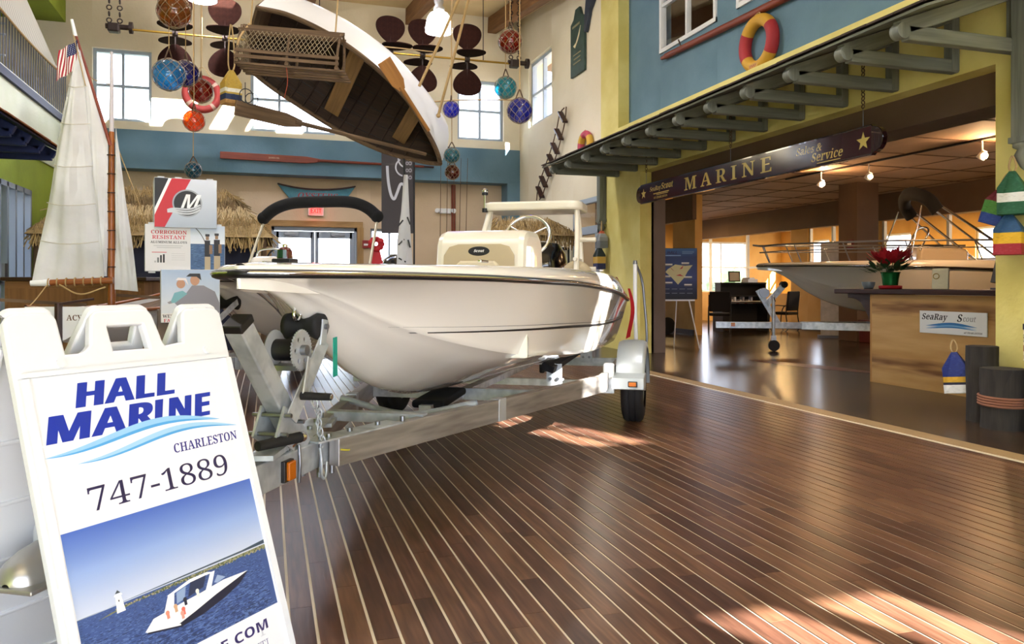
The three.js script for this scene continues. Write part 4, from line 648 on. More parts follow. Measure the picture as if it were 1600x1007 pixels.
// ------------------------------------------------------------------ engine maker's display stand
{
  const ds = thing('display_stand', 'printed advertising stand of stacked boxes with red stripe logo on top', 'display', [-0.622, 0, -6.7], R(9));
  const grey = std({ color: '#c3c6c9', roughness: 0.5 }), bxs = [['top_box', -0.0, 1.845, 0.46, 0.39, 0.3], ['middle_panel', 0.0, 1.49, 0.59, 0.37, 0.12], ['bottom_panel', 0.035, 1.11, 0.435, 0.42, 0.16]];
  B().box(0, 0.5, -0.1, 0.4, 1.0, 0.24).box(0, 0.02, -0.05, 0.6, 0.04, 0.5).build('pedestal', std({ color: '#6b5b4e', roughness: 0.7 }), ds);
  const draw = [
    (x, w, h) => { let g = x.createLinearGradient(0, 0, 0, h); g.addColorStop(0, '#d7dde8'); g.addColorStop(1, '#aab6c4'); x.fillStyle = g; x.fillRect(0, 0, w, h); fill(x, '#16161a', [[0, 0], [w * 0.22, 0], [0, h * 0.62]]); fill(x, '#f4f4f4', [[w * 0.22, 0], [w * 0.27, 0], [0, h * 0.76], [0, h * 0.62]]); fill(x, '#c3202e', [[w * 0.27, 0], [w * 0.58, 0], [w * 0.16, h], [0, h], [0, h * 0.76]]);
      x.fillStyle = '#9aa0a8'; x.beginPath(); x.arc(w * 0.52, h * 0.5, h * 0.285, 0, 7); x.fill(); x.fillStyle = '#17181c'; x.beginPath(); x.arc(w * 0.52, h * 0.5, h * 0.255, 0, 7); x.fill();
      x.save(); x.translate(w * 0.385, h * 0.6); x.transform(1, 0, -0.35, 1, 0, 0); x.fillStyle = '#eef0f2'; x.font = `bold ${h * 0.4}px sans-serif`; x.fillText('M', 0, 0); x.restore();
      x.strokeStyle = '#c5cad0'; x.lineWidth = h * 0.035; for (const o of [0, 0.05, 0.1]) { x.beginPath(); x.moveTo(w * 0.2, h * (0.65 + o * 0.4)); x.bezierCurveTo(w * 0.38, h * (0.55 + o), w * 0.5, h * (0.72 + o), w * 0.73, h * (0.52 + o)); x.stroke(); } },
    (x, w, h) => { x.fillStyle = '#d7d6d6'; x.fillRect(0, 0, w * 0.56, h); x.textAlign = 'center'; x.fillStyle = '#c0202e'; x.font = `bold ${h * 0.115}px serif`; x.fillText('CORROSION', w * 0.29, h * 0.2); x.fillText('RESISTANT', w * 0.29, h * 0.31); x.fillStyle = '#1a1a1c'; x.font = `bold ${h * 0.07}px serif`; x.fillText('ALUMINUM ALLOYS', w * 0.29, h * 0.4);
      x.fillStyle = '#9a9a9a'; x.fillRect(w * 0.1, h * 0.45, w * 0.36, 3); x.fillRect(w * 0.14, h * 0.49, w * 0.3, 3); x.fillStyle = '#c0202e'; x.fillRect(w * 0.08, h * 0.59, w * 0.18, 4); for (const [i, q] of [0.04, 0.11, 0.16, 0.18].entries()) { x.fillStyle = ['#aaa', '#666', '#222', '#111'][i]; x.fillRect(w * (0.11 + i * 0.035), h * (0.82 - q), w * 0.022, h * q); } x.fillStyle = '#b5b5b5'; for (let k = 0; k < 4; k++) x.fillRect(w * 0.32, h * (0.62 + k * 0.045), w * 0.17, 2);
      let g = x.createLinearGradient(0, 0, 0, h * 0.4); g.addColorStop(0, '#b9c8da'); g.addColorStop(1, '#dfe4ea'); x.fillStyle = g; x.fillRect(w * 0.56, 0, w * 0.44, h * 0.42); x.fillStyle = '#3d5d86'; x.fillRect(w * 0.56, h * 0.4, w * 0.44, h * 0.6); for (let i = 0; i < 200; i++) { x.fillStyle = hash(i, 1, 2) > 0.5 ? '#55779f' : '#2c476c'; x.fillRect(w * (0.56 + 0.4 * hash(i, 2, 2)), h * (0.42 + 0.55 * hash(i, 3, 2)), 14, 3); }
      const man = (cx, y, s) => { x.fillStyle = '#1c1d22'; x.fillRect(w * cx, h * y, w * 0.07 * s, h * 0.36); x.fillStyle = '#8d6f52'; x.fillRect(w * (cx + 0.015), h * (y - 0.11), w * 0.04, h * 0.1); x.fillRect(w * (cx + 0.06), h * (y + 0.1), w * 0.04, h * 0.2); x.fillStyle = '#20222a'; x.fillRect(w * (cx + 0.008), h * (y - 0.14), w * 0.055, h * 0.05); x.fillStyle = '#b0a083'; x.fillRect(w * cx, h * (y + 0.36), w * 0.075 * s, h * 0.3); };
      man(0.74, 0.32, 1); man(0.86, 0.3, 1.1); x.strokeStyle = '#1a1a1a'; x.lineWidth = 4; x.beginPath(); x.moveTo(w * 0.76, h * 0.42); x.quadraticCurveTo(w * 0.7, h * 0.15, w * 0.6, h * 0.02); x.stroke(); },
    (x, w, h) => { let g = x.createLinearGradient(0, 0, 0, h); g.addColorStop(0, '#a9bdd8'); g.addColorStop(0.6, '#d6dee8'); g.addColorStop(1, '#c8d4e0'); x.fillStyle = g; x.fillRect(0, 0, w, h * 0.83); x.fillStyle = '#e4e2e0'; x.fillRect(0, h * 0.83, w, h * 0.17);
      fill(x, '#8f8d95', [[w * 0.1, h * 0.62], [w * 0.4, h * 0.48], [w * 0.52, h * 0.3], [w * 0.72, h * 0.3], [w * 0.92, h * 0.42], [w, h * 0.64], [w, h * 0.83], [w * 0.3, h * 0.83]]); fill(x, '#7fb7bd', [[w * 0.16, h * 0.6], [w * 0.22, h * 0.44], [w * 0.36, h * 0.4], [w * 0.44, h * 0.46], [w * 0.2, h * 0.66]]); fill(x, '#d8dde2', [[0, h * 0.68], [w * 0.22, h * 0.63], [w * 0.3, h * 0.72], [w * 0.2, h * 0.83], [0, h * 0.83]]);
      x.fillStyle = '#c29273'; x.beginPath(); x.ellipse(w * 0.33, h * 0.27, w * 0.075, h * 0.085, 0, 0, 7); x.fill(); x.beginPath(); x.ellipse(w * 0.57, h * 0.2, w * 0.08, h * 0.1, 0, 0, 7); x.fill(); fill(x, '#efe6e6', [[w * 0.24, h * 0.2], [w * 0.28, h * 0.15], [w * 0.42, h * 0.16], [w * 0.46, h * 0.3], [w * 0.4, h * 0.2]]); fill(x, '#2b2a2c', [[w * 0.42, h * 0.13], [w * 0.48, h * 0.07], [w * 0.66, h * 0.07], [w * 0.68, h * 0.2], [w * 0.6, h * 0.13]]);
      x.fillStyle = '#1b1b1d'; x.font = `bold ${h * 0.08}px serif`; x.fillText("WE'RE", w * 0.02, h * 0.91); x.fillStyle = '#c0202e'; x.font = `bold ${h * 0.085}px serif`; x.fillText('FAMILY', w * 0.04, h * 0.995); }];
  bxs.forEach(([n, x, y, w, h, d], i) => { const b = B().box(x, y, 0.02 - d / 2 + (i === 1 ? 0 : 0.03), w, h, d, 0, 0, 0, 0.004).build(n, grey, ds); printed('print', w - 0.006, h - 0.006, canvasTex(512, Math.round(512 * h / w), draw[i]), b, at(x, y, 0.0215 + (i === 1 ? 0 : 0.03))); for (const [cx, cy] of [[-1, 1], [-0.3, 1], [1, 1], [-1, -1]]) B().box(x + cx * (w / 2 - 0.05), y + cy * (h / 2 + 0.004), 0.0, 0.05, 0.02, 0.03).build('clip', grey, b); });
}

// ------------------------------------------------------------------ thatched huts
function thatchHut(name, label, x0, x1, yEave, yTop, zf, depth, rows, wallH, wm) {
  const h = thing(name, label, 'hut', [(x0 + x1) / 2, 0, zf]); const W = x1 - x0;
  const rise = yTop - yEave;
  B().loft([[[-W / 2, yEave + 0.06, 0.0], [W / 2, yEave + 0.06, 0.0]], [[-W / 2 + Math.min(0.7, W * 0.2), yTop, -depth * 0.6], [W / 2 - Math.min(0.9, W * 0.3), yTop, -depth * 0.6]], [[-W / 2, yEave, -depth], [W / 2, yEave, -depth]]]).loft([[[-W / 2, yEave + 0.06, 0], [-W / 2 + Math.min(0.7, W * 0.2), yTop, -depth * 0.6]], [[-W / 2, yEave, -depth], [-W / 2, yEave, -depth]]]).loft([[[W / 2, yEave + 0.06, 0], [W / 2 - Math.min(0.9, W * 0.3), yTop, -depth * 0.6]], [[W / 2, yEave, -depth], [W / 2, yEave, -depth]]]).build('roof_core', M.thatch, h);
  // reed strands in courses
  const cone = new THREE.CylinderGeometry(0.006, 0.011, 1, 4, 1, true); cone.translate(0, -0.5, 0);
  const N = Math.round(W * 130) * rows, im = new THREE.InstancedMesh(uvMetres(cone), std({ roughness: 0.95 }), N); im.name = 'thatch'; im.userData.kind = 'stuff'; im.castShadow = im.receiveShadow = true;
  const c = new THREE.Color(), q = new THREE.Quaternion(), e = new THREE.Euler(), cols = ['#b79c68', '#9a7f4e', '#c9b182', '#7c6540', '#a88c5a'];
  for (let i = 0; i < N; i++) {
    const row = i % rows, t = rnd(), k = (row + 0.25 + 0.75 * rnd()) / rows, xx = lerp(-W / 2, W / 2, t), hipL = lerp(0, Math.min(0.7, W * 0.2), k), hipR = lerp(0, Math.min(0.9, W * 0.3), k);
    const x = Math.max(-W / 2 + hipL, Math.min(W / 2 - hipR, xx)), edge = xx !== x, y = yEave + 0.07 + rise * k + rr(0, 0.03), z = -depth * 0.6 * k - (edge ? rr(0, depth * 0.5) : 0) + 0.03;
    e.set(rr(-0.75, -0.35) * (row ? 1 : 0.5), rr(-0.4, 0.4), rr(-0.35, 0.35) + (edge ? (xx < 0 ? -0.6 : 0.6) : 0)); q.setFromEuler(e);
    im.setMatrixAt(i, M4.compose(V(x, y, z), q, V(1, rr(0.22, 0.42), 1))); im.setColorAt(i, c.set(cols[i % 5]).multiplyScalar(rr(0.75, 1.1)));
  }
  h.add(im);
  B().box(0, wallH / 2, -depth * 0.45, W * 0.86, wallH, depth * 0.75).build('hut_wall', wm, h);
  for (const s of [-1, 1]) B().cyl([s * W * 0.46, 0, -0.1], [s * W * 0.46, yEave + 0.1, -0.1], 0.05).build('post', M.oldWood, h);
  return h;
}
thatchHut('thatched_hut', 'thatched hut with dark blue walls behind the display stand', -3.9, 0.1, 2.0, 3.0, -14.9, 2.2, 5, 2.1, std({ color: '#1b2036', roughness: 0.8 }));
thatchHut('thatched_hut', 'small thatched canopy in the corner behind the console', 4.1, 6.08, 2.12, 2.5, -14.5, 0.9, 2, 1.2, M.beige);
{
  const pf = thing('framed_picture', 'black framed picture leaning under the small thatched canopy', 'picture', [5.7, 1.2, -14.75]); B().box(0, 0.38, 0, 0.36, 0.76, 0.03, 0, 0, 0, 0.006).build('frame', M.black, pf); B().box(0, 0.38, 0.014, 0.26, 0.64, 0.01).build('print', std({ color: '#d4cbb8', roughness: 0.4 }), pf);
  const cab = thing('cabinet', 'brown cupboard behind the sailing dinghy', 'cabinet', [-1.9, 0, -9.6], R(-17)); B().box(0, 0.62, 0, 1.5, 1.24, 0.5, 0, 0, 0, 0.01).build('body', M.timber, cab); for (const x of [-0.37, 0.37]) { const d = B().box(x, 0.62, 0.255, 0.68, 1.08, 0.02, 0, 0, 0, 0.006).build('door', M.timber, cab); B().sph(x * 0.3, 0.7, 0.28, 0.02).build('knob', M.brass, d); }
  B().box(0, 1.26, 0, 1.56, 0.04, 0.56, 0, 0, 0, 0.008).build('top', M.darkWood, cab);
}

// ------------------------------------------------------------------ exit doors and back wall fittings
{
  const dr = new THREE.Group(); dr.name = 'door_1'; scene.add(dr); struct(dr, 'glazed double exit doors in the beige wall', 'door'); dr.position.set(1.11, 0, -19.62);
  const fr = M.alu; B().box(0, 2.56, 0, 2.02, 0.09, 0.14).box(-0.98, 1.3, 0, 0.06, 2.6, 0.14).box(0.98, 1.3, 0, 0.06, 2.6, 0.14).build('door_frame', fr, dr);
  for (const s of [-1, 1]) {
    const lf = B().box(s * 0.05, 1.25, 0.01, 0.09, 2.5, 0.05).box(s * 0.9, 1.25, 0.01, 0.11, 2.5, 0.05).box(s * 0.475, 2.42, 0.01, 0.85, 0.16, 0.05).box(s * 0.475, 0.13, 0.01, 0.85, 0.26, 0.05).build('door_leaf', fr, dr);
    B().box(s * 0.475, 1.3, 0.01, 0.78, 2.12, 0.008).build('pane', M.glass, lf); B().box(s * 0.55, 2.44, 0.07, 0.34, 0.08, 0.07, 0, 0, 0, 0.006).bar([s * 0.4, 2.4, 0.1], [s * 0.65, 2.36, 0.1], 0.02, 0.02).build('door_closer', M.steel, lf); B().box(s * 0.475, 1.05, 0.06, 0.7, 0.06, 0.05).build('push_bar', M.steel, lf);
  }
  const tm = new THREE.Group(); tm.name = 'trim_9'; scene.add(tm); struct(tm, 'bamboo coloured trim around the exit doors', 'trim'); const bam = wood('#b8935a', '#8d6c3c', 0.8, 0.6, 81);
  B().box(1.11, 2.68, -19.47, 2.3, 0.14, 0.06).build('head', bam, tm); for (const x of [0.02, 2.2]) B().box(x, 1.3, -19.47, 0.15, 2.62, 0.06).build('side', bam, tm);
  const ex = thing('exit_sign', 'red lit exit sign above the double doors', 'sign', [1.128, 2.88, -19.45]);
  B().box(0, 0.12, 0, 0.36, 0.25, 0.06, 0, 0, 0, 0.008).build('housing', M.white, ex);
  const exf = printed('exit_sign_face', 0.32, 0.21, canvasTex(256, 168, (x, w, h) => { x.fillStyle = '#a89a96'; x.fillRect(0, 0, w, h); x.fillStyle = '#e00818'; x.font = 'bold 120px sans-serif'; x.textAlign = 'center'; x.save(); x.translate(w / 2, 130); x.scale(0.82, 1); x.fillText('EXIT', 0, 0); x.restore(); }), ex, at(0, 0.12, 0.0315), { emissive: new THREE.Color('#ff5050'), emissiveIntensity: 0.15 }); exf.material.emissiveMap = exf.material.map;
  const pt = new THREE.PointLight('#ff5040', 0.08); pt.position.set(1.128, 3.0, -19.3); pt.castShadow = true; scene.add(pt);
  const el = thing('emergency_light', 'white twin head emergency light on the beige wall', 'light', [4.33, 3.08, -19.48]); B().box(0, 0, 0.04, 0.3, 0.13, 0.08, 0, 0, 0, 0.015).build('housing', M.white, el); for (const s of [-1, 1]) B().cyl([s * 0.19, 0.02, 0.05], [s * 0.22, 0.0, 0.14], 0.05, 0.06).build('lamp_head', M.white, el);
  const fa = thing('fire_alarm', 'small red fire alarm plate beside the exit doors', 'alarm', [2.33, 2.2, -19.48]); B().box(0, 0, 0.02, 0.17, 0.2, 0.05, 0, 0, 0, 0.01).build('plate', std({ color: '#8e2020', roughness: 0.5 }), fa); B().box(0, -0.01, 0.05, 0.1, 0.05, 0.02).build('handle', M.white, fa);
  one(B().cyl([4.55, 0, -19.42], [4.55, 3.75, -19.42], 0.055, 0.055, 14), 'wooden_post', M.redOar, 'reddish wooden post standing against the beige back wall', 'post');
  // oyster boat sign
  const os = thing('oyster_sign', 'blue boat shaped sign reading oysters above the exit doors', 'sign', [1.155, 3.26, -19.47]);
  const bs = new THREE.Shape(); bs.moveTo(-0.62, 0); bs.lineTo(0.66, 0); bs.lineTo(0.92, 0.36); bs.quadraticCurveTo(0, 0.14, -0.92, 0.36); bs.lineTo(-0.62, 0);
  const teal = plaster('#4f8f9f', '#3f7788', 0.6, 0.7, 82); const bd = B().ext(bs, 0.05, at(0, 0, 0), 0.008).build('board', teal, os);
  const rm = []; for (let i = 0; i <= 12; i++) { const t = i / 12, x = lerp(-0.92, 0.92, t); rm.push([x, 0.36 * Math.pow(1 - t, 2) + 0.28 * t * (1 - t) + 0.36 * t * t, 0.07]); } B().tube(rm, 0.022, 6).build('rim', M.darkWood, bd);
  printed('lettering', 0.98, 0.15, canvasTex(512, 78, (x, w, h) => { x.fillStyle = '#478494'; x.fillRect(0, 0, w, h); x.fillStyle = '#8e2a38'; x.font = 'italic bold 92px serif'; x.textAlign = 'center'; x.save(); x.translate(w / 2, 72); x.scale(1.16, 1); x.fillText('OYSTERS', 0, 0); x.restore(); }), bd, at(0, 0.1, 0.0595));
  // long oar on the blue band
  const oa = thing('wall_oar', 'long varnished red oar hung along the blue band of the back wall', 'oar', [-1.02, 4.16, -18.92]);
  B().ext([[0, -0.07], [1.9, -0.075], [2.2, -0.03], [2.2, 0.03], [1.9, 0.07], [0, 0.075]], 0.025, at(0, 0.0, 0, 0, 0, R(-0.6)), 0.008).build('blade', M.redOar, oa); B().cyl([2.15, -0.022, 0.012], [4.7, -0.05, 0.012], 0.034, 0.028).build('shaft', M.redOar, oa); B().cyl([4.7, -0.05, 0.012], [4.95, -0.052, 0.012], 0.024).build('grip', M.darkWood, oa);
  printed('lettering', 0.4, 0.06, canvasTex(256, 38, (x, w, h) => { x.fillStyle = '#84391f'; x.fillRect(0, 0, w, h); x.fillStyle = '#cbb79a'; x.font = 'bold 30px serif'; x.fillText('JAMES ISL', 34, 30); }), oa, at(1.2, -0.01, 0.0345, 0, 0, R(-0.6)));
  // life ring on the back wall
}
// banners and rods
{
  const bn = thing('banner', 'tall dark grey banner with silver curved logo behind the boats', 'banner', [1.94, 0, -12.1], R(-17.5));
  printed('banner_cloth', 0.5, 2.2, canvasTex(256, 1126, (x, w, h) => { x.fillStyle = '#3c383a'; x.fillRect(0, 0, w, h); x.lineWidth = 22; x.strokeStyle = '#b9bcc6'; x.beginPath(); x.moveTo(w * 0.18, h * 0.52); x.bezierCurveTo(w * 0.2, h * 0.68, w * 0.33, h * 0.78, w * 0.42, h * 0.75); x.bezierCurveTo(w * 0.6, h * 0.66, w * 0.55, h * 0.62, w * 0.75, h * 0.67); x.stroke(); x.lineWidth = 12; x.beginPath(); x.arc(w * 0.72, h * 0.53, 70, 1.8, 4.2); x.stroke(); x.beginPath(); x.arc(w * 0.8, h * 0.47, 70, 1.8, 4.0); x.stroke(); x.fillStyle = '#8a8890'; x.save(); x.translate(w * 0.95, h * 0.62); x.rotate(-PI / 2); x.font = 'bold 70px sans-serif'; x.fillText('8 8 8', 0, 0); x.restore(); }), bn, at(0, 3.1, 0), { side: THREE.DoubleSide, roughness: 0.8 });
  B().cyl([-0.26, 4.2, 0], [0.27, 4.2, 0], 0.012).cyl([0.26, 0, 0], [0.26, 4.22, 0], 0.014).box(0.26, 0.02, 0, 0.5, 0.04, 0.4).build('banner_pole', M.black, bn);
  const ff = thing('furled_flag', 'furled white lettered flag on a black pole', 'flag', [1.62, 0, -9.5], R(-17.5));
  B().loft([[[-0.02, 2.55, 0], [0.0, 2.55, 0.03], [0.03, 2.55, 0]], [[-0.05, 2.1, 0.01], [0.0, 2.1, 0.06], [0.05, 2.1, 0]], [[-0.1, 1.75, 0], [-0.02, 1.75, 0.07], [0.07, 1.75, 0]], [[-0.11, 1.3, 0], [-0.02, 1.3, 0.08], [0.1, 1.3, 0]], [[-0.09, 0.5, 0], [-0.02, 0.5, 0.07], [0.08, 0.5, 0]]]).build('flag_cloth', std({ color: '#cfd0d2', roughness: 0.85, side: THREE.DoubleSide }), ff);
  for (const [x, y, r] of [[-0.05, 1.95, 0.9], [-0.04, 1.72, 0.8], [0.05, 1.98, -1.2], [0.055, 1.7, -1.3], [-0.03, 1.5, -0.5], [0.02, 1.42, -0.6]]) B().box(x, y, 0.062, 0.1, 0.018, 0.003, 0, 0, r).build('lettering', M.black, ff);
  B().cyl([-0.02, 2.75, -0.01], [0.09, 0.02, -0.01], 0.014).cyl([0.09, 0, -0.01], [0.09, 0.03, -0.01], 0.2, 0.2, 24).build('flag_pole', M.black, ff);
  for (let k = 0; k < 5; k++) { const rd = thing('fishing_rod', ['leftmost', 'second', 'middle', 'fourth', 'rightmost'][k] + ' of five thin brown fishing rods standing in a row', 'rod', [2.2 + 0.075 * k, 0, -10.25 + 0.03 * k], 0, 'fishing rods behind the console'); B().cyl([0, 0.02, 0], [0.03 + 0.01 * k, 2.9, 0], 0.009, 0.003, 8).build('blank', M.ropeDark, rd); B().cyl([0, 0, 0], [0, 0.5, 0], 0.016, 0.013, 8).build('grip', M.black, rd); }
}

// ------------------------------------------------------------------ hanging glass floats
const roofAt = z => z > -11 ? CEIL(-11) : CEIL(z);
const netGeo = (() => { const b = B(); for (const dir of [-1, 1]) for (let k = 0; k < 9; k++) { const pts = []; for (let i = 0; i <= 14; i++) { const t = i / 14, ph = lerp(0.12, PI - 0.16, t), a = k / 9 * PI * 2 + dir * t * 2.6, r = 1.035; pts.push([r * Math.sin(ph) * Math.cos(a), r * Math.cos(ph), r * Math.sin(ph) * Math.sin(a)]); } b.add(new THREE.TubeGeometry(new THREE.CatmullRomCurve3(pts.map(p => V(...p))), 28, 0.019, 4)); } b.tor(at(0, -1.02, 0, PI / 2, 0, 0), 0.17, 0.04, 6, 18).tor(at(0, 1.03, 0, PI / 2, 0, 0), 0.14, 0.05, 6, 18); return b.geo(); })();
const ballGeo = new THREE.SphereGeometry(1, 32, 22);
function glassFloat(label, col, [x, y, z], r, top) {
  const f = thing('glass_float', label, 'glass float', [x, y, z], rnd() * 6, 'netted glass floats hanging from the ceiling');
  const m = phys({ color: col, roughness: 0.08, transmission: 0.82, thickness: 0, clearcoat: 1, clearcoatRoughness: 0.03 });
  const g = new THREE.Mesh(ballGeo, m); g.name = 'glass_ball'; g.scale.setScalar(r); g.castShadow = g.receiveShadow = true; f.add(g);
  const n = new THREE.Mesh(netGeo, M.twine); n.name = 'netting'; n.scale.setScalar(r); n.castShadow = true; f.add(n);
  B().tube([[r * 0.5, r * 0.86, 0], [r * 0.15, r * 1.5, 0], [0, r * 1.7, 0], [-r * 0.15, r * 1.5, 0], [-r * 0.5, r * 0.86, 0]], 0.007, 6).build('loop', M.ropeDark, f);
  B().cyl([0, r * 1.68, 0], [0, (top || roofAt(z)) - y, 0], 0.005, 0.005, 6).build('cord', M.rope, f);
}
glassFloat('large amber brown netted glass float at the top left', '#c27a2a', [-0.915, 4.016, -8.677], 0.165);
glassFloat('large bright sky blue netted glass float beside the far left window', '#46bdf8', [-0.966, 3.363, -8.693], 0.158);
glassFloat('dark cobalt blue netted glass float partly behind the sky blue one', '#1c2fb0', [-0.862, 3.54, -9.289], 0.14);
glassFloat('dark red netted glass float in front of the hanging life ring', '#b02a20', [-0.733, 3.448, -9.668], 0.135);
glassFloat('bright orange netted glass float below the life ring', '#ff7a2a', [-0.765, 2.994, -9.154], 0.113);
glassFloat('small dark teal netted glass float just above the display stand', '#2a8fb0', [-0.863, 2.6, -10.233], 0.1);
glassFloat('red netted glass float at the top beside the right roof beam', '#b02a1a', [2.387, 3.706, -7.636], 0.12);
glassFloat('turquoise netted glass float over the right back window', '#2fb6c8', [2.401, 3.282, -7.841], 0.115);
glassFloat('cobalt blue glass float in a drawn net beside the cream wall', '#3444c8', [2.419, 2.949, -7.416], 0.125);
glassFloat('small bright cobalt glass float left of the right back window', '#3a50f0', [2.147, 3.346, -9.284], 0.1);
glassFloat('teal netted glass float at the tip of the hanging rowboat', '#2fa4b4', [2.177, 2.799, -9.379], 0.096);
glassFloat('dark red netted glass float hanging below the teal one', '#8c1f1c', [2.185, 2.59, -9.39], 0.09, 2.72);

// ------------------------------------------------------------------ belt-driven fans on a long shaft
{
  const sh = thing('fan_shaft', 'long brass drive shaft with dark pulleys hung across the room', 'shaft', [0, 5.975, -16]);
  B().cyl([-2.5, 0, 0], [5.05, 0, 0], 0.022).build('rod', M.brass, sh);
  for (const x of [-2.72, 5.1]) { const p = B().box(x, 0, 0, 0.2, 0.16, 0.2, 0, 0, 0, 0.03).cyl([x - 0.14, 0.03, 0], [x + 0.3, 0.03, 0], 0.05).cyl([x + 0.26, 0.03, 0], [x + 0.32, 0.03, 0], 0.11).build('pulley', M.darkMetal, sh); for (const dx of [-0.08, 0.1]) for (let k = 0; k < 12; k++) B().tor(at(x + dx, 0.14 + k * 0.12, 0, 0, k % 2 ? PI / 2 : 0, 0), 0.042, 0.012, 5, 10).build('chain_link', M.darkMetal, p); }
  for (const x of [1.0, 4.4]) B().cyl([x, 0, 0], [x, roofAt(-16) - 5.975, 0], 0.01).build('hanger', M.darkMetal, sh);
  const lf = new THREE.Shape(); lf.moveTo(0, 0); lf.bezierCurveTo(0.12, 0.02, 0.33, 0.2, 0.3, 0.38); lf.bezierCurveTo(0.28, 0.52, 0.12, 0.56, 0, 0.56); lf.bezierCurveTo(-0.12, 0.56, -0.28, 0.52, -0.3, 0.38); lf.bezierCurveTo(-0.33, 0.2, -0.12, 0.02, 0, 0);
  const leaf = phys({ map: plaster('#2b1813', '#1e100d', 0.12, 0.9, 51).map, roughness: 0.95, specularIntensity: 0.1 }), bladeG = B().ext(lf, 0.012, null, 0.004).geo();
  const mk = (label, x, turn) => {
    const f = thing('palm_fan', label, 'fan', [x, 5.975, -16], turn, 'paddle fans along the brass shaft');
    B().cyl([-0.05, 0, 0], [0.05, 0, 0], 0.06).build('hub', M.darkMetal, f);
    for (let k = 0; k < 4; k++) { const a = new THREE.Group(); a.name = 'blade'; a.rotation.x = k * PI / 2; f.add(a); const m = new THREE.Mesh(bladeG, leaf); m.name = 'leaf'; m.position.set(0, 0.2, -0.006); m.castShadow = m.receiveShadow = true; a.add(m); B().cyl([0, 0, 0], [0, 0.55, 0], 0.014, 0.008).build('stem', M.darkMetal, a); }
  };
  mk('paddle fan with four brown leaf blades above the sky blue float', -1.67, 0.1); mk('paddle fan with four brown leaf blades beside the hanging lobster trap', -0.78, 0); mk('paddle fan with brown leaf blades partly hidden by the hanging rowboat', 2.42, 0.1); mk('paddle fan with four brown leaf blades below the white pendant lamp', 3.09, 0); mk('paddle fan with brown leaf blades next to the red glass float', 4.05, -0.1);
}
// ------------------------------------------------------------------ pendant lamps
{
  const shade = phys({ color: '#fbf6ec', roughness: 0.3, transmission: 0.4, thickness: 0, emissive: new THREE.Color('#fff2dc'), emissiveIntensity: 0.5 });
  const pend = (label, x, y, z) => {
    const p = thing('pendant_lamp', label, 'lamp', [x, y, z], 0, 'white dome pendant lamps');
    B().lathe([[0.255, -0.16], [0.25, -0.05], [0.225, 0.08], [0.17, 0.18], [0.09, 0.225]], at(0, 0, 0), 28).build('lamp_shade', shade, p); B().tor(at(0, -0.09, 0, PI / 2, 0, 0), 0.262, 0.008, 6, 32).build('ring', M.steel, p);
    B().lathe([[0.03, 0.21], [0.1, 0.22], [0.11, 0.28], [0.07, 0.34], [0.09, 0.4], [0.09, 0.5], [0.03, 0.53]], at(0, 0, 0), 18).build('fitting', std({ color: '#c9cdd2', roughness: 0.3, metalness: 0.6 }), p); B().cyl([0, 0.5, 0], [0, roofAt(z) - y, 0], 0.01, 0.01, 8).build('stem', M.steel, p);
    const bulb = B().sph(0, -0.02, 0, 0.06).build('bulb', std({ color: '#fff8e8', emissive: new THREE.Color('#fff0d4'), emissiveIntensity: 6 }), p);
    const L = new THREE.PointLight('#f6f4ff', 9); L.position.set(x, y - 0.02, z); L.castShadow = true; L.shadow.radius = 3; scene.add(L);
  };
  pend('white glass dome pendant lamp by the roof beam at top centre', 3.07, 6.1, -14.3); pend('white glass dome pendant lamp near the top left fans', -1.13, 6.55, -15.2);
  pend('white dome pendant lamp over the rowboat', 3.07, 6.1, -9.6); pend('white dome pendant lamp left of the rowboat', -1.9, 6.1, -9.6); pend('white dome pendant lamp over the floor planks', 3.07, 6.1, -4.2); pend('white dome pendant lamp over the sandwich board', -1.2, 6.1, -4.2);
}
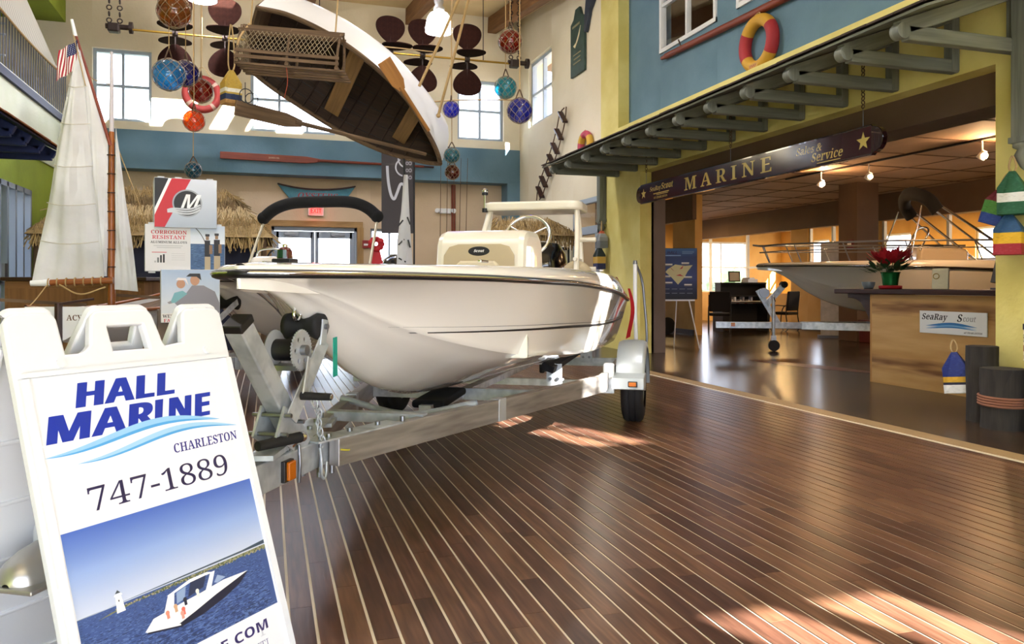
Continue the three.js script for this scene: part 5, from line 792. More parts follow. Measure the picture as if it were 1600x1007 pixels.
// ------------------------------------------------------------------ upside-down rowboat with trap and oars
{
  const rbt = thing('hanging_rowboat', 'old white wooden rowboat hung upside down showing its dark ribbed inside', 'rowboat', [0.966, 3.481, -9.596]);
  rbt.quaternion.setFromRotationMatrix(new THREE.Matrix4().makeBasis(V(0.8642, -0.5016, 0.0479), V(-0.4658, -0.7587, 0.4606), V(-0.1938, -0.4203, -0.889)));
  const LX = 0.704, LW = 1.165, LD = 1.239;
  const xs = [-1.9, -1.4, -0.6, 0.2, 0.9, 1.4, 1.75, 1.9].map(v => v * LX), wS = [0.42, 0.54, 0.6, 0.57, 0.45, 0.27, 0.11, 0.004].map(v => v * LW), wB = [0.26, 0.34, 0.38, 0.34, 0.22, 0.1, 0.03, 0.002].map(v => v * LW), yS = [0.03, 0.0, -0.02, 0, 0.03, 0.07, 0.1, 0.12].map(v => v * 1.2), yB = [-0.42, -0.47, -0.5, -0.5, -0.47, -0.42, -0.3, -0.05].map(v => v * LD);
  const ring = (x, o) => { const a = Math.max(0.002, spl(xs, wS, x) - o), b = Math.max(0.001, spl(xs, wB, x) - o), ys = spl(xs, yS, x), yb = spl(xs, yB, x) + o, h = []; for (let k = 0; k <= 8; k++) { const t = k / 8; h.push([x, lerp(ys, yb, t), a + (b - a) * Math.pow(t, 1.6)]); } for (let k = 1; k <= 4; k++) { const t = k / 4; h.push([x, yb - 0.02 * t, b * (1 - t)]); } return [...h, ...h.slice(0, -1).reverse().map(p => [p[0], p[1], -p[2]])]; };
  const ss = []; for (let i = 0; i <= 36; i++) ss.push((-1.9 + 3.8 * i / 36) * LX);
  B().loft(ss.map(x => ring(x, 0))).build('outer_planking', phys({ color: '#e6e8ea', roughness: 0.35, clearcoat: 0.4 }), rbt);
  B().loft(ss.map(x => ring(x, 0.022))).build('inner_planking', M.darkInside, rbt);
  for (const s of [-1, 1]) B().tube(ss.map(x => [x, spl(xs, yS, x), s * (spl(xs, wS, x) - 0.012)]), 0.028, 8).build('gunwale', M.oldWood, rbt);
  for (let k = 0; k < 13; k++) { const x = (-1.7 + k * 0.25) * LX, r = ring(x, 0.032); B().tube(r.filter((_, i) => i % 2 === 0), 0.012, 5).build('rib', M.darkInside, rbt); }
  for (let k = 1; k < 5; k++) for (const s of [0, 1]) B().tube(ss.filter((_, i) => i % 3 === 0).map(x => { const r = ring(x, 0.026); return r[s ? r.length - 1 - k * 2 : k * 2]; }), 0.006, 4).build('plank_seam', M.black, rbt);
  for (const [x, w] of [[-0.15, 0.2], [0.75, 0.18]]) { const hw = spl(xs, wS, x) - 0.1; B().box(x, -0.14, 0, w, 0.03, hw * 2, 0, 0, 0, 0.006).build('thwart', M.thwart, rbt); }
  B().ext([[-0.49, 0.03], [-0.3, -0.52], [0.3, -0.52], [0.49, 0.03]], 0.03, at(-1.355, 0, 0, 0, PI / 2, 0)).build('transom', M.oldWood, rbt);
  for (const [x, q] of [[-0.8, 0.2], [0.7, 0.1]]) B().tube([[x, -0.6, q], [x + 0.5, -1.6, q + 0.5], [x + 1.3, -3.0, q + 1.2]], 0.01, 6).build('sling', M.rope, rbt);
  // trap
  const tp = thing('lobster_trap', 'wooden slatted lobster trap with netting hung at the end of the rowboat', 'trap', [0.224, 3.28, -7.9], R(-14)); tp.rotation.z = R(-4);
  const L = 0.94, W = 0.44, wd = M.oldWood;
  for (const x of [-L / 2, 0, L / 2]) { B().box(x, 0.02, 0, 0.035, 0.03, W).build('frame_bar', wd, tp); const ap = []; for (let i = 0; i <= 10; i++) { const a = i / 10 * PI; ap.push([x, 0.03 + 0.38 * Math.sin(a), W / 2 * Math.cos(a)]); } B().tube(ap, 0.013, 6).build('bow_hoop', wd, tp); }
  for (const [z, y] of [[-0.19, 0.0], [-0.1, 0.0], [0, 0], [0.1, 0.0], [0.19, 0.0]]) B().box(0.03, y, z, L + 0.1, 0.018, 0.035).build('slat', wd, tp);
  for (const [z, y] of [[0.222, 0.06], [0.222, 0.115], [0.15, 0.335], [0.08, 0.385], [0, 0.415], [-0.1, 0.38], [-0.222, 0.08]]) B().box(0, y, z, L + 0.04, 0.03, 0.016).build('slat', wd, tp);
  const net = B(); for (let k = -2; k < 24; k++) { const x0 = -L / 2 + k * 0.042, x1 = x0 + 0.13; for (const [a, b] of [[x0, x1], [x1, x0]]) if (Math.min(a, b) >= -L / 2 - 0.01 && Math.max(a, b) <= L / 2 + 0.01) net.cyl([a, 0.13, 0.222], [b, 0.33, 0.16], 0.0035, 0.0035, 4); }
  for (let k = 0; k < 9; k++) { const z0 = -0.2 + k * 0.045; net.cyl([-L / 2, 0.03, z0], [-L / 2, 0.34 * Math.sqrt(Math.max(0, 1 - z0 * z0 / 0.05)) + 0.03, z0 * 0.9], 0.0035, 0.0035, 4); net.cyl([-L / 2, 0.05 + k * 0.037, -0.2 + 0.01 * k], [-L / 2, 0.05 + k * 0.037, 0.2 - 0.01 * k], 0.0035, 0.0035, 4); } net.build('netting', M.twine, tp);
  B().tube([[-0.42, 0.42, 0.05], [-0.46, 0.2, 0.22], [-0.5, 0.05, 0.1]], 0.012, 6).cyl([-0.42, 0.42, 0], [-0.42, 3.5, 0], 0.008).cyl([0.4, 0.42, 0], [0.4, 3.5, 0], 0.008).build('rope', M.rope, tp); B().tube([[0.0, -0.01, 0.2], [0.02, -0.15, 0.2], [0.0, -0.3, 0.2]], 0.003, 5).build('red_string', std({ color: '#b2472c', roughness: 0.8 }), tp);
  // oars
  const oar = (label, a, b, tip, m, wide) => { const o = thing('oar', label, 'oar', [0, 0, 0]); const A = V(...a), Bq = V(...b), d = Bq.clone().sub(A).normalize(), up = V(0.3007, 0, -0.9537), sdv = up.clone().cross(d).normalize(), nrm = d.clone().cross(sdv).normalize(); const mt = new THREE.Matrix4().makeBasis(d, sdv, nrm).setPosition(A); B().ext([[0, -wide], [tip * 0.75, -wide * 0.95], [tip, -0.03], [tip, 0.03], [tip * 0.75, wide * 0.95], [0, wide]], 0.022, mt, 0.006).build('blade', m, o); B().cyl(A.clone().addScaledVector(d, tip * 0.9).toArray(), b, 0.024, 0.021, 10).build('shaft', m, o); return o; };
  const o1 = oar('long grey brown oar hung below the upside down rowboat', [-0.298, 2.981, -8.272], [1.829, 2.78, -9.28], 0.72, M.oldWood, 0.07);
  for (const t of [0.04, 0.2]) B().cyl([-0.298 + 2.13 * t, 2.98 - 0.2 * t, -8.272 - t], [-0.298 + 2.13 * t, 3.25, -8.272 - t], 0.004).build('cord', M.black, o1); B().tor(at(-0.2, 3.1, -8.25, 0, 0.4, 0), 0.07, 0.005, 5, 20).tor(at(-0.15, 3.07, -8.25, 0, 0.1, 0.5), 0.06, 0.005, 5, 20).build('cord_coil', M.black, o1);
  oar('short varnished oar lying along the rowboat gunwale', [1.215, 3.63, -8.47], [1.77, 2.97, -8.8], 0.36, M.oar, 0.075);
  one(B().tube([[2.154, 4.6, -8.757], [1.9, 4.0, -8.83], [1.68, 3.5, -8.907]], 0.017, 8).tube([[2.154, 4.6, -8.757], [2.3, 5.4, -8.7], [2.4, 6.85, -8.7]], 0.017, 8), 'bamboo_pole', M.rope, 'tan pole slanting down behind the rowboat, its lower end over a fan blade', 'pole');
  one(B().tube([[2.371, 4.78, -9.213], [2.18, 4.0, -9.27], [1.998, 3.275, -9.331]], 0.017, 8).tube([[2.371, 4.78, -9.213], [2.5, 5.5, -9.1], [2.6, 6.85, -9.0]], 0.017, 8).sph(1.998, 3.27, -9.331, 0.028), 'bamboo_pole', M.rope, 'tan pole slanting down beside the small cobalt float', 'pole');
}
// ------------------------------------------------------------------ buoys and rings
const bandTex = (bands) => canvasTex(32, 256, (x, w, h) => { let y = 0; for (const [c, f] of bands) { x.fillStyle = c; x.fillRect(0, y * h, w, f * h + 1); y += f; } for (let i = 0; i < 160; i++) { x.globalAlpha = 0.07; x.fillStyle = hash(i, 1, 3) > 0.5 ? '#000' : '#fff'; x.fillRect(w * hash(i, 2, 3), h * hash(i, 3, 3), 3, 5); } });
function woodBuoy(label, bands, [x, y, z], hgt, w, turn, lean, rope) {
  const b = thing('wooden_buoy', label, 'buoy', [x, y, z], turn, 'painted wooden buoys'); b.rotation.z = lean;
  const m = std({ map: bandTex(bands), roughness: 0.7 });
  const pr = [[-w / 2, 0], [w / 2, 0], [w / 2, hgt * 0.62], [w * 0.1, hgt], [-w * 0.1, hgt], [-w / 2, hgt * 0.62]];
  let g = new THREE.ExtrudeGeometry(new THREE.Shape(pr.map(p => new THREE.Vector2(...p))), { depth: w * 0.8, bevelEnabled: true, bevelSize: 0.006, bevelThickness: 0.006, bevelSegments: 1 }); g = g.toNonIndexed(); g.translate(0, 0, -w * 0.4);
  const p = g.attributes.position, uv = g.attributes.uv; for (let i = 0; i < p.count; i++) { const k = cl01((p.getY(i) / hgt - 0.62) / 0.38); p.setZ(i, p.getZ(i) * (1 - 0.7 * k)); uv.setXY(i, p.getX(i) / w + 0.5, p.getY(i) / hgt); } g.computeVertexNormals();
  const o = new THREE.Mesh(g, m); o.name = 'body'; o.castShadow = o.receiveShadow = true; b.add(o);
  B().tube([[0.0, hgt * 0.95, 0], [0.03, hgt + 0.04, 0.01], [0, hgt + (rope || 0.08), 0], [-0.025, hgt + 0.04, 0], [0, hgt * 0.95, 0]], 0.008, 6).build('rope_loop', M.rope, b); return b;
}
woodBuoy('yellow wooden buoy with white and navy bands beside the lobster trap', [['#b99a3c', 0.55], ['#e6e2d0', 0.12], ['#b99a3c', 0.06], ['#1d2c4e', 0.17], ['#a87c40', 0.1]], [-0.356, 3.06, -8.5], 0.34, 0.165, R(25), 0, 0.5);
function lifeRing(label, c1, c2, seg, [x, y, z], Rr, r, turn, extra) {
  const o = thing('life_ring', label, 'life ring', [x, y, z], turn); const ma = plaster(c1, c1, 0.4, 0.65, 55), mb = plaster(c2, c2, 0.4, 0.65, 56);
  const N = seg * 2; for (let k = 0; k < N; k++) { const w = k % 2 ? 0.78 : 1.22, a0 = k * PI * 2 / N + (k % 2 ? 0.22 : -0.22) * PI / N; B().tor(at(0, 0, 0, 0, 0, a0 + PI / 4 - (k % 2 ? 0 : 0)), Rr, k % 2 ? r * 1.015 : r, 14, 14, PI * 2 / N * (k % 2 ? 0.78 : 1.24)).build(k % 2 ? 'band' : 'ring_section', k % 2 ? mb : ma, o); }
  B().tube([[-Rr * 0.5, Rr * 0.9, r], [0, Rr * 1.35, 0], [Rr * 0.5, Rr * 0.9, r]], 0.008, 6).build('rope', M.rope, o); return o;
}
{
  const o = thing('life_ring', 'faded red life ring with pale bands hanging by the back windows', 'life ring', [-1.26, 5.06, -16.9], 0.1);
  B().tor(at(0, 0, 0), 0.31, 0.075, 16, 40).build('ring', plaster('#a2352c', '#8e2c26', 0.3, 0.7, 55), o);
  for (const a of [0.7, 2.27, 3.84, 5.41]) B().tor(at(0, 0, 0, 0, 0, a - 0.1), 0.31, 0.078, 16, 6, 0.2).build('band', std({ color: '#b99c86', roughness: 0.8 }), o);
  B().tube([[-0.2, 0.3, 0.03], [0, 0.55, 0], [0.2, 0.3, 0.03]], 0.008, 6).cyl([0, 0.53, 0], [0, CEIL(-16.9) - 5.07, 0], 0.005).build('rope', M.rope, o);
}
{ const o = lifeRing('red and yellow life ring on the blue wall above the awning', '#c99a2e', '#a3262c', 2, [6.33, 4.46, -9.0], 0.31, 0.085, -PI / 2); printed('lettering', 0.2, 0.07, canvasTex(128, 44, (x, w, h) => { x.fillStyle = '#c4962c'; x.fillRect(0, 0, w, h); x.fillStyle = '#8e2a2c'; x.font = 'bold 34px sans-serif'; x.fillText('JENNY', 6, 34); }), o, at(0, -0.31, 0.087)); }
lifeRing('small pink and yellow life ring above the far end of the awning', '#b5455a', '#d2a83c', 3, [6.125, 4.0, -14.5], 0.24, 0.07, -PI / 2);

// ------------------------------------------------------------------ right wall: awning, oar, signs
function awning(side, xw, xt, zs, posts, name, label, wm, shm) {     // xw wall face, xt tip
  const a = thing(name, label, 'awning', [0, 0, 0]); const yb = 3.2;
  zs.forEach(z => {
    const br = new THREE.Group(); br.name = 'bracket'; a.add(br);
    B().bar([xw - Math.sign(xw - xt) * 0.004, yb + 0.05, z], [lerp(xw, xt, 0.95), yb + 0.05, z], 0.09, 0.12, 0.01).build('arm', wm, br); B().bar([xw - Math.sign(xw - xt) * 0.05, yb, z], [xw - Math.sign(xw - xt) * 0.05, yb + 0.55, z], 0.1, 0.09, 0.008).build('wall_post', wm, br);
    B().bar([xw - Math.sign(xw - xt) * 0.02, yb + 0.55, z], [xt, yb + 0.08, z], 0.09, 0.13, 0.01).build('rafter', wm, br); if (side === 'right') B().cyl([xt + 0.015, yb + 0.062, z - 0.046], [xt + 0.015, yb + 0.062, z + 0.046], 0.066, 0.066, 18).build('rounded_end', wm, br);
  });
  const z0 = Math.min(...zs) - 0.35, z1 = Math.max(...zs) + 0.35, sx = Math.sign(xt - xw), ang = Math.atan2(0.5, Math.abs(xw - xt));
  B().bar([xw + sx * 0.01, yb + 0.625, (z0 + z1) / 2], [xt + sx * 0.08, yb + 0.15, (z0 + z1) / 2], z1 - z0, 0.02).build('roof_boards', wm, a);
  const n = Math.round((z1 - z0) / 0.3), L = Math.hypot(0.48, Math.abs(xw - xt) + 0.08);
  const sg = B().box(0, 0, 0, 0.36, 0.016, 0.29).geo();
  for (let i = 0; i < n; i++) for (let j = 0; j < 4; j++) { const t = (j + 0.5) / 4, m = new THREE.Mesh(sg, shm); m.name = 'shingle'; m.position.set(lerp(xw + sx * 0.03, xt + sx * 0.1, t), lerp(yb + 0.62, yb + 0.15, t) + 0.03 + hash(i, j, 5) * 0.008, z0 + (i + 0.5) * (z1 - z0) / n); m.rotation.z = -sx * (ang - 0.05); m.castShadow = m.receiveShadow = true; a.add(m); }
  for (const z of posts) { const p = B().box(xw + sx * 0.07, 3.1, z, 0.14, 1.4, 0.14, 0, 0, 0, 0.01).build('end_post', wm, a); B().lathe([[0.001, -0.2], [0.03, -0.17], [0.075, -0.07], [0.05, -0.02], [0.085, 0], [0.085, 0.03], [0.06, 0.04]], at(xw + sx * 0.07, 2.37, z), 16).build('finial', wm, p); B().box(xw + sx * 0.07, 2.43, z, 0.165, 0.05, 0.165).build('collar', wm, p); }
  return a;
}
{
  const zs = [-5.08, -5.73, -6.46, -7.19, -7.92, -8.65, -9.38, -10.12, -10.87, -11.62, -12.36, -13.1];
  const aw = awning('right', 6.2, 4.9, zs, [-4.98, -13.72], 'awning', 'grey green timber awning with shingle roof over the side opening', M.greyWood, plaster('#4d3e36', '#3c2f29', 0.3, 0.85, 61));
  // chains for the hanging sign
  // hanging sign
  const sg = thing('hanging_sign', 'long dark maroon sign with gold lettering hung in the side opening', 'sign', [5.98, 2.7, -9.13], -PI / 2);
  const Ls = 5.5, H = 0.31, sp = new THREE.Shape(); sp.moveTo(-Ls / 2 + 0.16, -H / 2); sp.lineTo(Ls / 2 - 0.16, -H / 2); sp.lineTo(Ls / 2 - 0.14, -H / 2 + 0.02); sp.quadraticCurveTo(Ls / 2, -H / 2 + 0.04, Ls / 2, 0); sp.quadraticCurveTo(Ls / 2, H / 2 - 0.04, Ls / 2 - 0.14, H / 2 - 0.02); sp.lineTo(Ls / 2 - 0.16, H / 2); sp.lineTo(-Ls / 2 + 0.16, H / 2); sp.lineTo(-Ls / 2 + 0.14, H / 2 - 0.02); sp.quadraticCurveTo(-Ls / 2, H / 2 - 0.04, -Ls / 2, 0); sp.quadraticCurveTo(-Ls / 2, -H / 2 + 0.04, -Ls / 2 + 0.14, -H / 2 + 0.02); sp.lineTo(-Ls / 2 + 0.16, -H / 2);
  const bd = B().ext(sp, 0.05, at(0, 0, -0.025), 0.006).build('board', phys({ color: '#2a1016', roughness: 0.08, clearcoat: 1 }), sg);
  const gold = '#d8bf6a';
  printed('gold_lettering', Ls - 0.3, H - 0.03, canvasTex(2048, 110, (x, w, h) => {
    x.fillStyle = '#3a151d'; x.fillRect(0, 0, w, h); x.fillStyle = gold;
    const star = (cx, cy, r) => { const p = []; for (let k = 0; k < 10; k++) { const a = -PI / 2 + k * PI / 5, q = k % 2 ? r * 0.42 : r; p.push([cx + q * Math.cos(a), cy + q * Math.sin(a)]); } fill(x, gold, p); };
    star(45, 55, 36); star(w - 45, 55, 40);
    x.font = 'italic bold 40px serif'; x.fillText('SeaRay', 130, 50); x.font = 'italic bold 52px serif'; x.fillText('Scout', 280, 50); x.fillRect(180, 66, 200, 6); x.fillRect(220, 76, 150, 4); x.font = 'bold 20px serif'; x.fillText('OF CHARLESTON', 185, 102);
    x.font = 'bold 104px serif'; x.save(); x.translate(560, 92); x.scale(1.45, 1); x.fillText('M A R I N E', 0, 0); x.restore();
    x.font = 'italic bold 48px serif'; x.fillText('Sales &', 1575, 50); x.font = 'italic bold 54px serif'; x.fillText('Service', 1680, 94); x.fillRect(1720, 102, 150, 4);
  }), bd, at(0, 0, 0.0315), { roughness: 0.12 });
  for (const q of [-2.45, 0, 2.45]) { B().cyl([q, H / 2, 0], [q, H / 2 + 0.2, 0], 0.004).build('wire', M.steel, sg); for (let k = 0; k < 12; k++) B().tor(at(q, H / 2 + 0.22 + k * 0.042, 0, 0, k % 2 ? PI / 2 : 0, 0), 0.02, 0.006, 5, 10).build('chain_link', M.ropeDark, sg); }
  // oar on the blue wall
  const wo = thing('wall_oar', 'red brown oar mounted along the blue wall above the awning', 'oar', [0, 0, 0]);
  B().cyl([6.36, 5.02, -11.6], [6.36, 4.8, -6.2], 0.05, 0.06, 12).build('shaft', M.redOar, wo); B().cyl([6.36, 5.025, -11.75], [6.36, 5.02, -11.58], 0.03, 0.04).build('grip', M.redOar, wo); B().box(6.36, 4.77, -5.6, 0.03, 0.18, 1.3, 0, R(2), 0, 0.01).build('blade', M.redOar, wo);
  B().tube([[6.36, 5.18, -11.2], [6.4, 5.06, -11.2], [6.33, 4.95, -11.2]], 0.01, 5).build('hanger', M.ropeDark, wo);
  // plaque
  const pq = thing('wall_plaque', 'dark green pointed wooden plaque on the cream side wall', 'plaque', [6.185, 5.58, -14.97], -PI / 2); B().ext([[-0.36, 0], [0.36, 0], [0.36, 1.1], [0.2, 1.18], [0.1, 1.36], [-0.1, 1.36], [-0.2, 1.18], [-0.36, 1.1]], 0.04, at(0, 0, 0), 0.008).build('board', plaster('#2f4a42', '#243a35', 0.5, 0.6, 62), pq);
  B().ext([[-0.2, 0.62], [-0.05, 0.66], [0.08, 0.8], [0.2, 0.95], [0.12, 0.76], [0.05, 0.68], [-0.1, 0.56]], 0.012, at(0, 0, 0.045)).build('map_shape', std({ color: '#d9cda8', roughness: 0.7 }), pq); B().box(0, 0.42, 0.05, 0.4, 0.03, 0.01).box(0, 0.33, 0.05, 0.34, 0.03, 0.01).box(0, 0.24, 0.05, 0.4, 0.03, 0.01).box(-0.05, 1.02, 0.05, 0.4, 0.05, 0.01).build('lettering', std({ color: '#7f7a5c', roughness: 0.7 }), pq);
  one(B().ext([[0, 0], [0.1, -0.1], [0.3, -0.25], [0.45, -0.55], [0.5, -0.62], [0.56, -0.55], [0.5, -0.2], [0.42, 0.15], [0.1, 0.25]], 0.06, at(6.12, 6.93, -14.0, 0, PI / 2, 0), 0.01), 'fish_tail', std({ color: '#2d3646', roughness: 0.5 }), 'dark blue fish tail of a wall mount at the top of the cream wall', 'fish mount').rotation.set(0, 0, 0);
  // rope ladder
  const ld = thing('rope_ladder', 'rope ladder with dark wooden rungs hung on the cream side wall', 'ladder', [0, 0, 0]);
  const st = [[4.831, -15.705], [4.5, -15.938], [4.231, -16.176], [4.013, -16.421], [3.803, -16.673], [3.587, -16.931], [3.37, -17.17]];
  for (const [y, z] of st) B().box(6.1, y, z, 0.12, 0.04, 0.42, 0, 0.75, 0, 0.006).build('rung', M.darkWood, ld);
  for (const o of [-1, 1]) B().tube([[6.12, 5.02, -15.6 + o * 0.06], ...st.map(([y, z]) => [6.1, y - o * 0.12, z + o * 0.14]), [6.1, 3.2, -17.3 + o * 0.1]], 0.014, 6).build('side_rope', M.ropeDark, ld);
}
// buoys on the yellow wall and pilings
woodBuoy('green wooden buoy with a white band hung on the yellow wall', [['#1f5a3a', 0.5], ['#e2e2da', 0.22], ['#1f5a3a', 0.28]], [6.06, 1.8, -5.03], 0.36, 0.19, -PI / 2 + 0.5, 0, 0.14);
woodBuoy('tilted wooden buoy in red green and blue on the yellow wall', [['#7a2736', 0.38], ['#4f8a3a', 0.34], ['#24408a', 0.28]], [6.08, 1.74, -5.24], 0.32, 0.17, -PI / 2 + 0.3, 0, 0.12).rotation.x = 0.35;
woodBuoy('blue yellow and red wooden buoy lowest on the yellow wall', [['#1f4a72', 0.46], ['#e0b022', 0.28], ['#a32530', 0.26]], [6.06, 1.46, -5.06], 0.34, 0.2, -PI / 2 + 0.5, 0, 0.1);
woodBuoy('grey and white striped buoy on the far yellow pillar', [['#c25a3a', 0.15], ['#8f9494', 0.45], ['#6d7376', 0.4]], [6.08, 1.9, -13.6], 0.32, 0.2, -PI / 2, 0.0, 0.2);
woodBuoy('dark buoy with yellow and blue bands on the far yellow pillar', [['#2c3634', 0.45], ['#c9a24a', 0.3], ['#2a2f5a', 0.25]], [6.05, 1.5, -13.64], 0.42, 0.2, -PI / 2, 0, 0.1);
woodBuoy('blue buoy with yellow and white bands leaning by the pilings', [['#20327a', 0.6], ['#d8a82c', 0.14], ['#20223a', 0.06], ['#e8e8e4', 0.2]], [5.98, 0.22, -5.5], 0.36, 0.19, -PI / 2 + 0.6, 0, 0.12).rotation.x = -0.12;
{
  const pm = wood('#3b352e', '#211d1a', 0.8, 0.85, 63, 30); const pile = (label, x, z, r, h) => { const p = thing('piling', label, 'piling', [x, 0, z], 0, 'dark pilings by the yellow wall'); const rs = []; for (let i = 0; i <= 6; i++) { const y = h * i / 6; rs.push(Array.from({ length: 28 }, (_, k) => { const a = k / 28 * PI * 2, q = r * (1 + 0.03 * Math.sin(a * 7 + i) + 0.02 * Math.sin(a * 13)); return [q * Math.cos(a), y, q * Math.sin(a)]; })); } B().loft(rs, true, true).build('trunk', pm, p, 0.9); return p; };
  const a = pile('short dark wooden piling wrapped in rope in front', 5.86, -4.95, 0.165, 0.5); for (let k = 0; k < 4; k++) B().tor(at(0, 0.2 + k * 0.022, 0, PI / 2 + 0.03, 0, 0), 0.178, 0.012, 6, 36).build('rope_turn', std({ color: '#8a5a42', roughness: 0.9 }), a);
  pile('taller dark wooden piling behind the rope wrapped one', 6.0, -5.27, 0.125, 0.66); const c = pile('dark wooden piling carrying the lobster tin', 5.98, -4.6, 0.15, 0.58); for (let k = 0; k < 4; k++) B().tor(at(0, 0.2 + k * 0.022, 0, PI / 2, 0, 0), 0.163, 0.012, 6, 36).build('rope_turn', std({ color: '#8a5a42', roughness: 0.9 }), c);
  const tin = thing('lobster_tin', 'round cream tin lettered lobster on top of a piling', 'tin', [5.95, 0.58, -4.68]);
  const tm = canvasTex(1024, 256, (x, w, h) => { x.fillStyle = '#e4d8bc'; x.fillRect(0, 0, w, h); for (const o of [0, 512]) { x.fillStyle = '#2a2320'; x.font = 'bold 84px serif'; x.fillText('LOBSTER', o + 40, 104); x.font = 'bold 34px serif'; x.fillStyle = '#9a3a2a'; x.fillText('FRESH DAILY', o + 120, 236); fill(x, '#a8483a', [[o + 60, 150], [o + 200, 128], [o + 380, 140], [o + 460, 165], [o + 360, 182], [o + 200, 178]]); } });
  const g = new THREE.CylinderGeometry(0.125, 0.125, 0.26, 32, 1, true); const body = new THREE.Mesh(g, std({ map: tm, roughness: 0.5 })); body.name = 'tin_body'; body.position.y = 0.13; body.rotation.y = 2.6; body.castShadow = true; tin.add(body); B().cyl([0, 0.255, 0], [0, 0.3, 0], 0.13, 0.13, 32).cyl([0, 0, 0], [0, 0.004, 0], 0.125, 0.125, 32).build('lid', M.charcoal, tin);
}
// ------------------------------------------------------------------ left side: balcony railing, canvas, awning, door
{
  const rl = thing('balcony_railing', 'white metal balcony railing on the upper left', 'railing', [-4.17, 4.78, 0]);
  const bg = B().cyl([0, 0, 0], [0, 0.92, 0], 0.008, 0.008, 6).geo(); for (let k = 0; k < 44; k++) { const m = new THREE.Mesh(bg, M.railPaint); m.name = 'baluster'; m.position.z = -18.95 + k * 0.16; m.castShadow = true; rl.add(m); }
  B().cyl([0, 0.93, -18.98], [0, 0.93, -12], 0.022).cyl([0, 0.05, -18.98], [0, 0.05, -12], 0.015).build('rail', M.whiteTrim, rl);
  for (const y of [0.25, 0.6, 0.78]) B().cyl([0, y, -14.9], [-1.8, y, -14.9], 0.02).build('cross_bar', M.whiteTrim, rl);
  const cv = thing('canvas_sail', 'striped white canvas draped over the upper left balcony', 'canvas', [0, 0, 0]);
  const st = dataTex(128, (u, v) => { const k = Math.floor(u * 16) % 2; return k ? [222, 220, 210] : [196, 196, 188]; }); st.repeat.set(1.6, 1.6);
  B().loft([[[-3.95, 5.5, -13.6], [-3.93, 5.7, -13.7], [-3.93, 6.2, -13.9]], [[-3.97, 5.45, -15.2], [-3.9, 5.7, -15.2], [-3.95, 6.12, -15.25]], [[-3.95, 5.42, -16.3], [-3.9, 5.6, -16.25], [-3.94, 5.8, -16.2]], [[-3.95, 5.44, -17.25], [-3.94, 5.46, -17.25], [-3.95, 5.48, -17.25]]]).build('canvas_cloth', std({ map: st, roughness: 0.9, side: THREE.DoubleSide }), cv);
  B().tube([[-3.95, 5.5, -13.6], [-3.97, 5.45, -15.2], [-3.95, 5.42, -16.3], [-3.95, 5.44, -17.25]], 0.02, 6).build('canvas_edge', M.rope, cv);
  const zs = []; for (let k = 0; k < 6; k++) zs.push(-14.1 + k * 0.7);
  awning('left', -4.15, -3.25, zs, [], 'awning', 'navy blue timber awning with orange shingles on the left wall', std({ color: '#1d2d66', roughness: 0.6 }), plaster('#b06a3a', '#95552c', 0.3, 0.85, 64));
  const gd = new THREE.Group(); gd.name = 'door_2'; scene.add(gd); struct(gd, 'glazed door with pale metal frame in the green wall', 'door');
  for (const z of [-16.4, -15.95, -15.5, -15.05, -14.65]) B().box(-4.22, 1.47, z, 0.1, 2.94, 0.08).build('stile', M.alu, gd); B().box(-4.22, 2.9, -15.5, 0.1, 0.09, 1.8).box(-4.22, 1.25, -15.5, 0.1, 0.1, 1.8).box(-4.22, 0.1, -15.5, 0.1, 0.2, 1.8).build('rail', M.alu, gd); B().box(-4.24, 1.5, -15.5, 0.008, 2.9, 1.75).build('pane', M.glass, gd); B().box(-4.14, 1.4, -14.75, 0.05, 0.3, 0.12).build('lock_plate', M.steel, gd);
  const gr = new THREE.Group(); gr.name = 'door_3'; scene.add(gr); struct(gr, 'storefront door with blue grey frame in the cream wall', 'door');
  for (const z of [-15.3, -14.02]) B().box(6.26, 1.47, z, 0.12, 2.94, 0.09).build('jamb', M.blueTrim, gr); B().box(6.26, 2.9, -14.66, 0.12, 0.1, 1.34).box(6.26, 2.3, -14.66, 0.12, 0.16, 1.34).box(6.26, 1.02, -14.66, 0.08, 0.1, 1.2).box(6.26, 0.12, -14.66, 0.1, 0.24, 1.2).box(6.26, 1.2, -14.15, 0.1, 2.3, 0.12).box(6.26, 1.2, -15.15, 0.1, 2.3, 0.12).build('door_leaf', M.blueTrim, gr); B().box(6.27, 1.2, -14.66, 0.008, 2.2, 1.0).box(6.27, 2.62, -14.66, 0.008, 0.5, 1.2).build('pane', M.glass, gr);
}
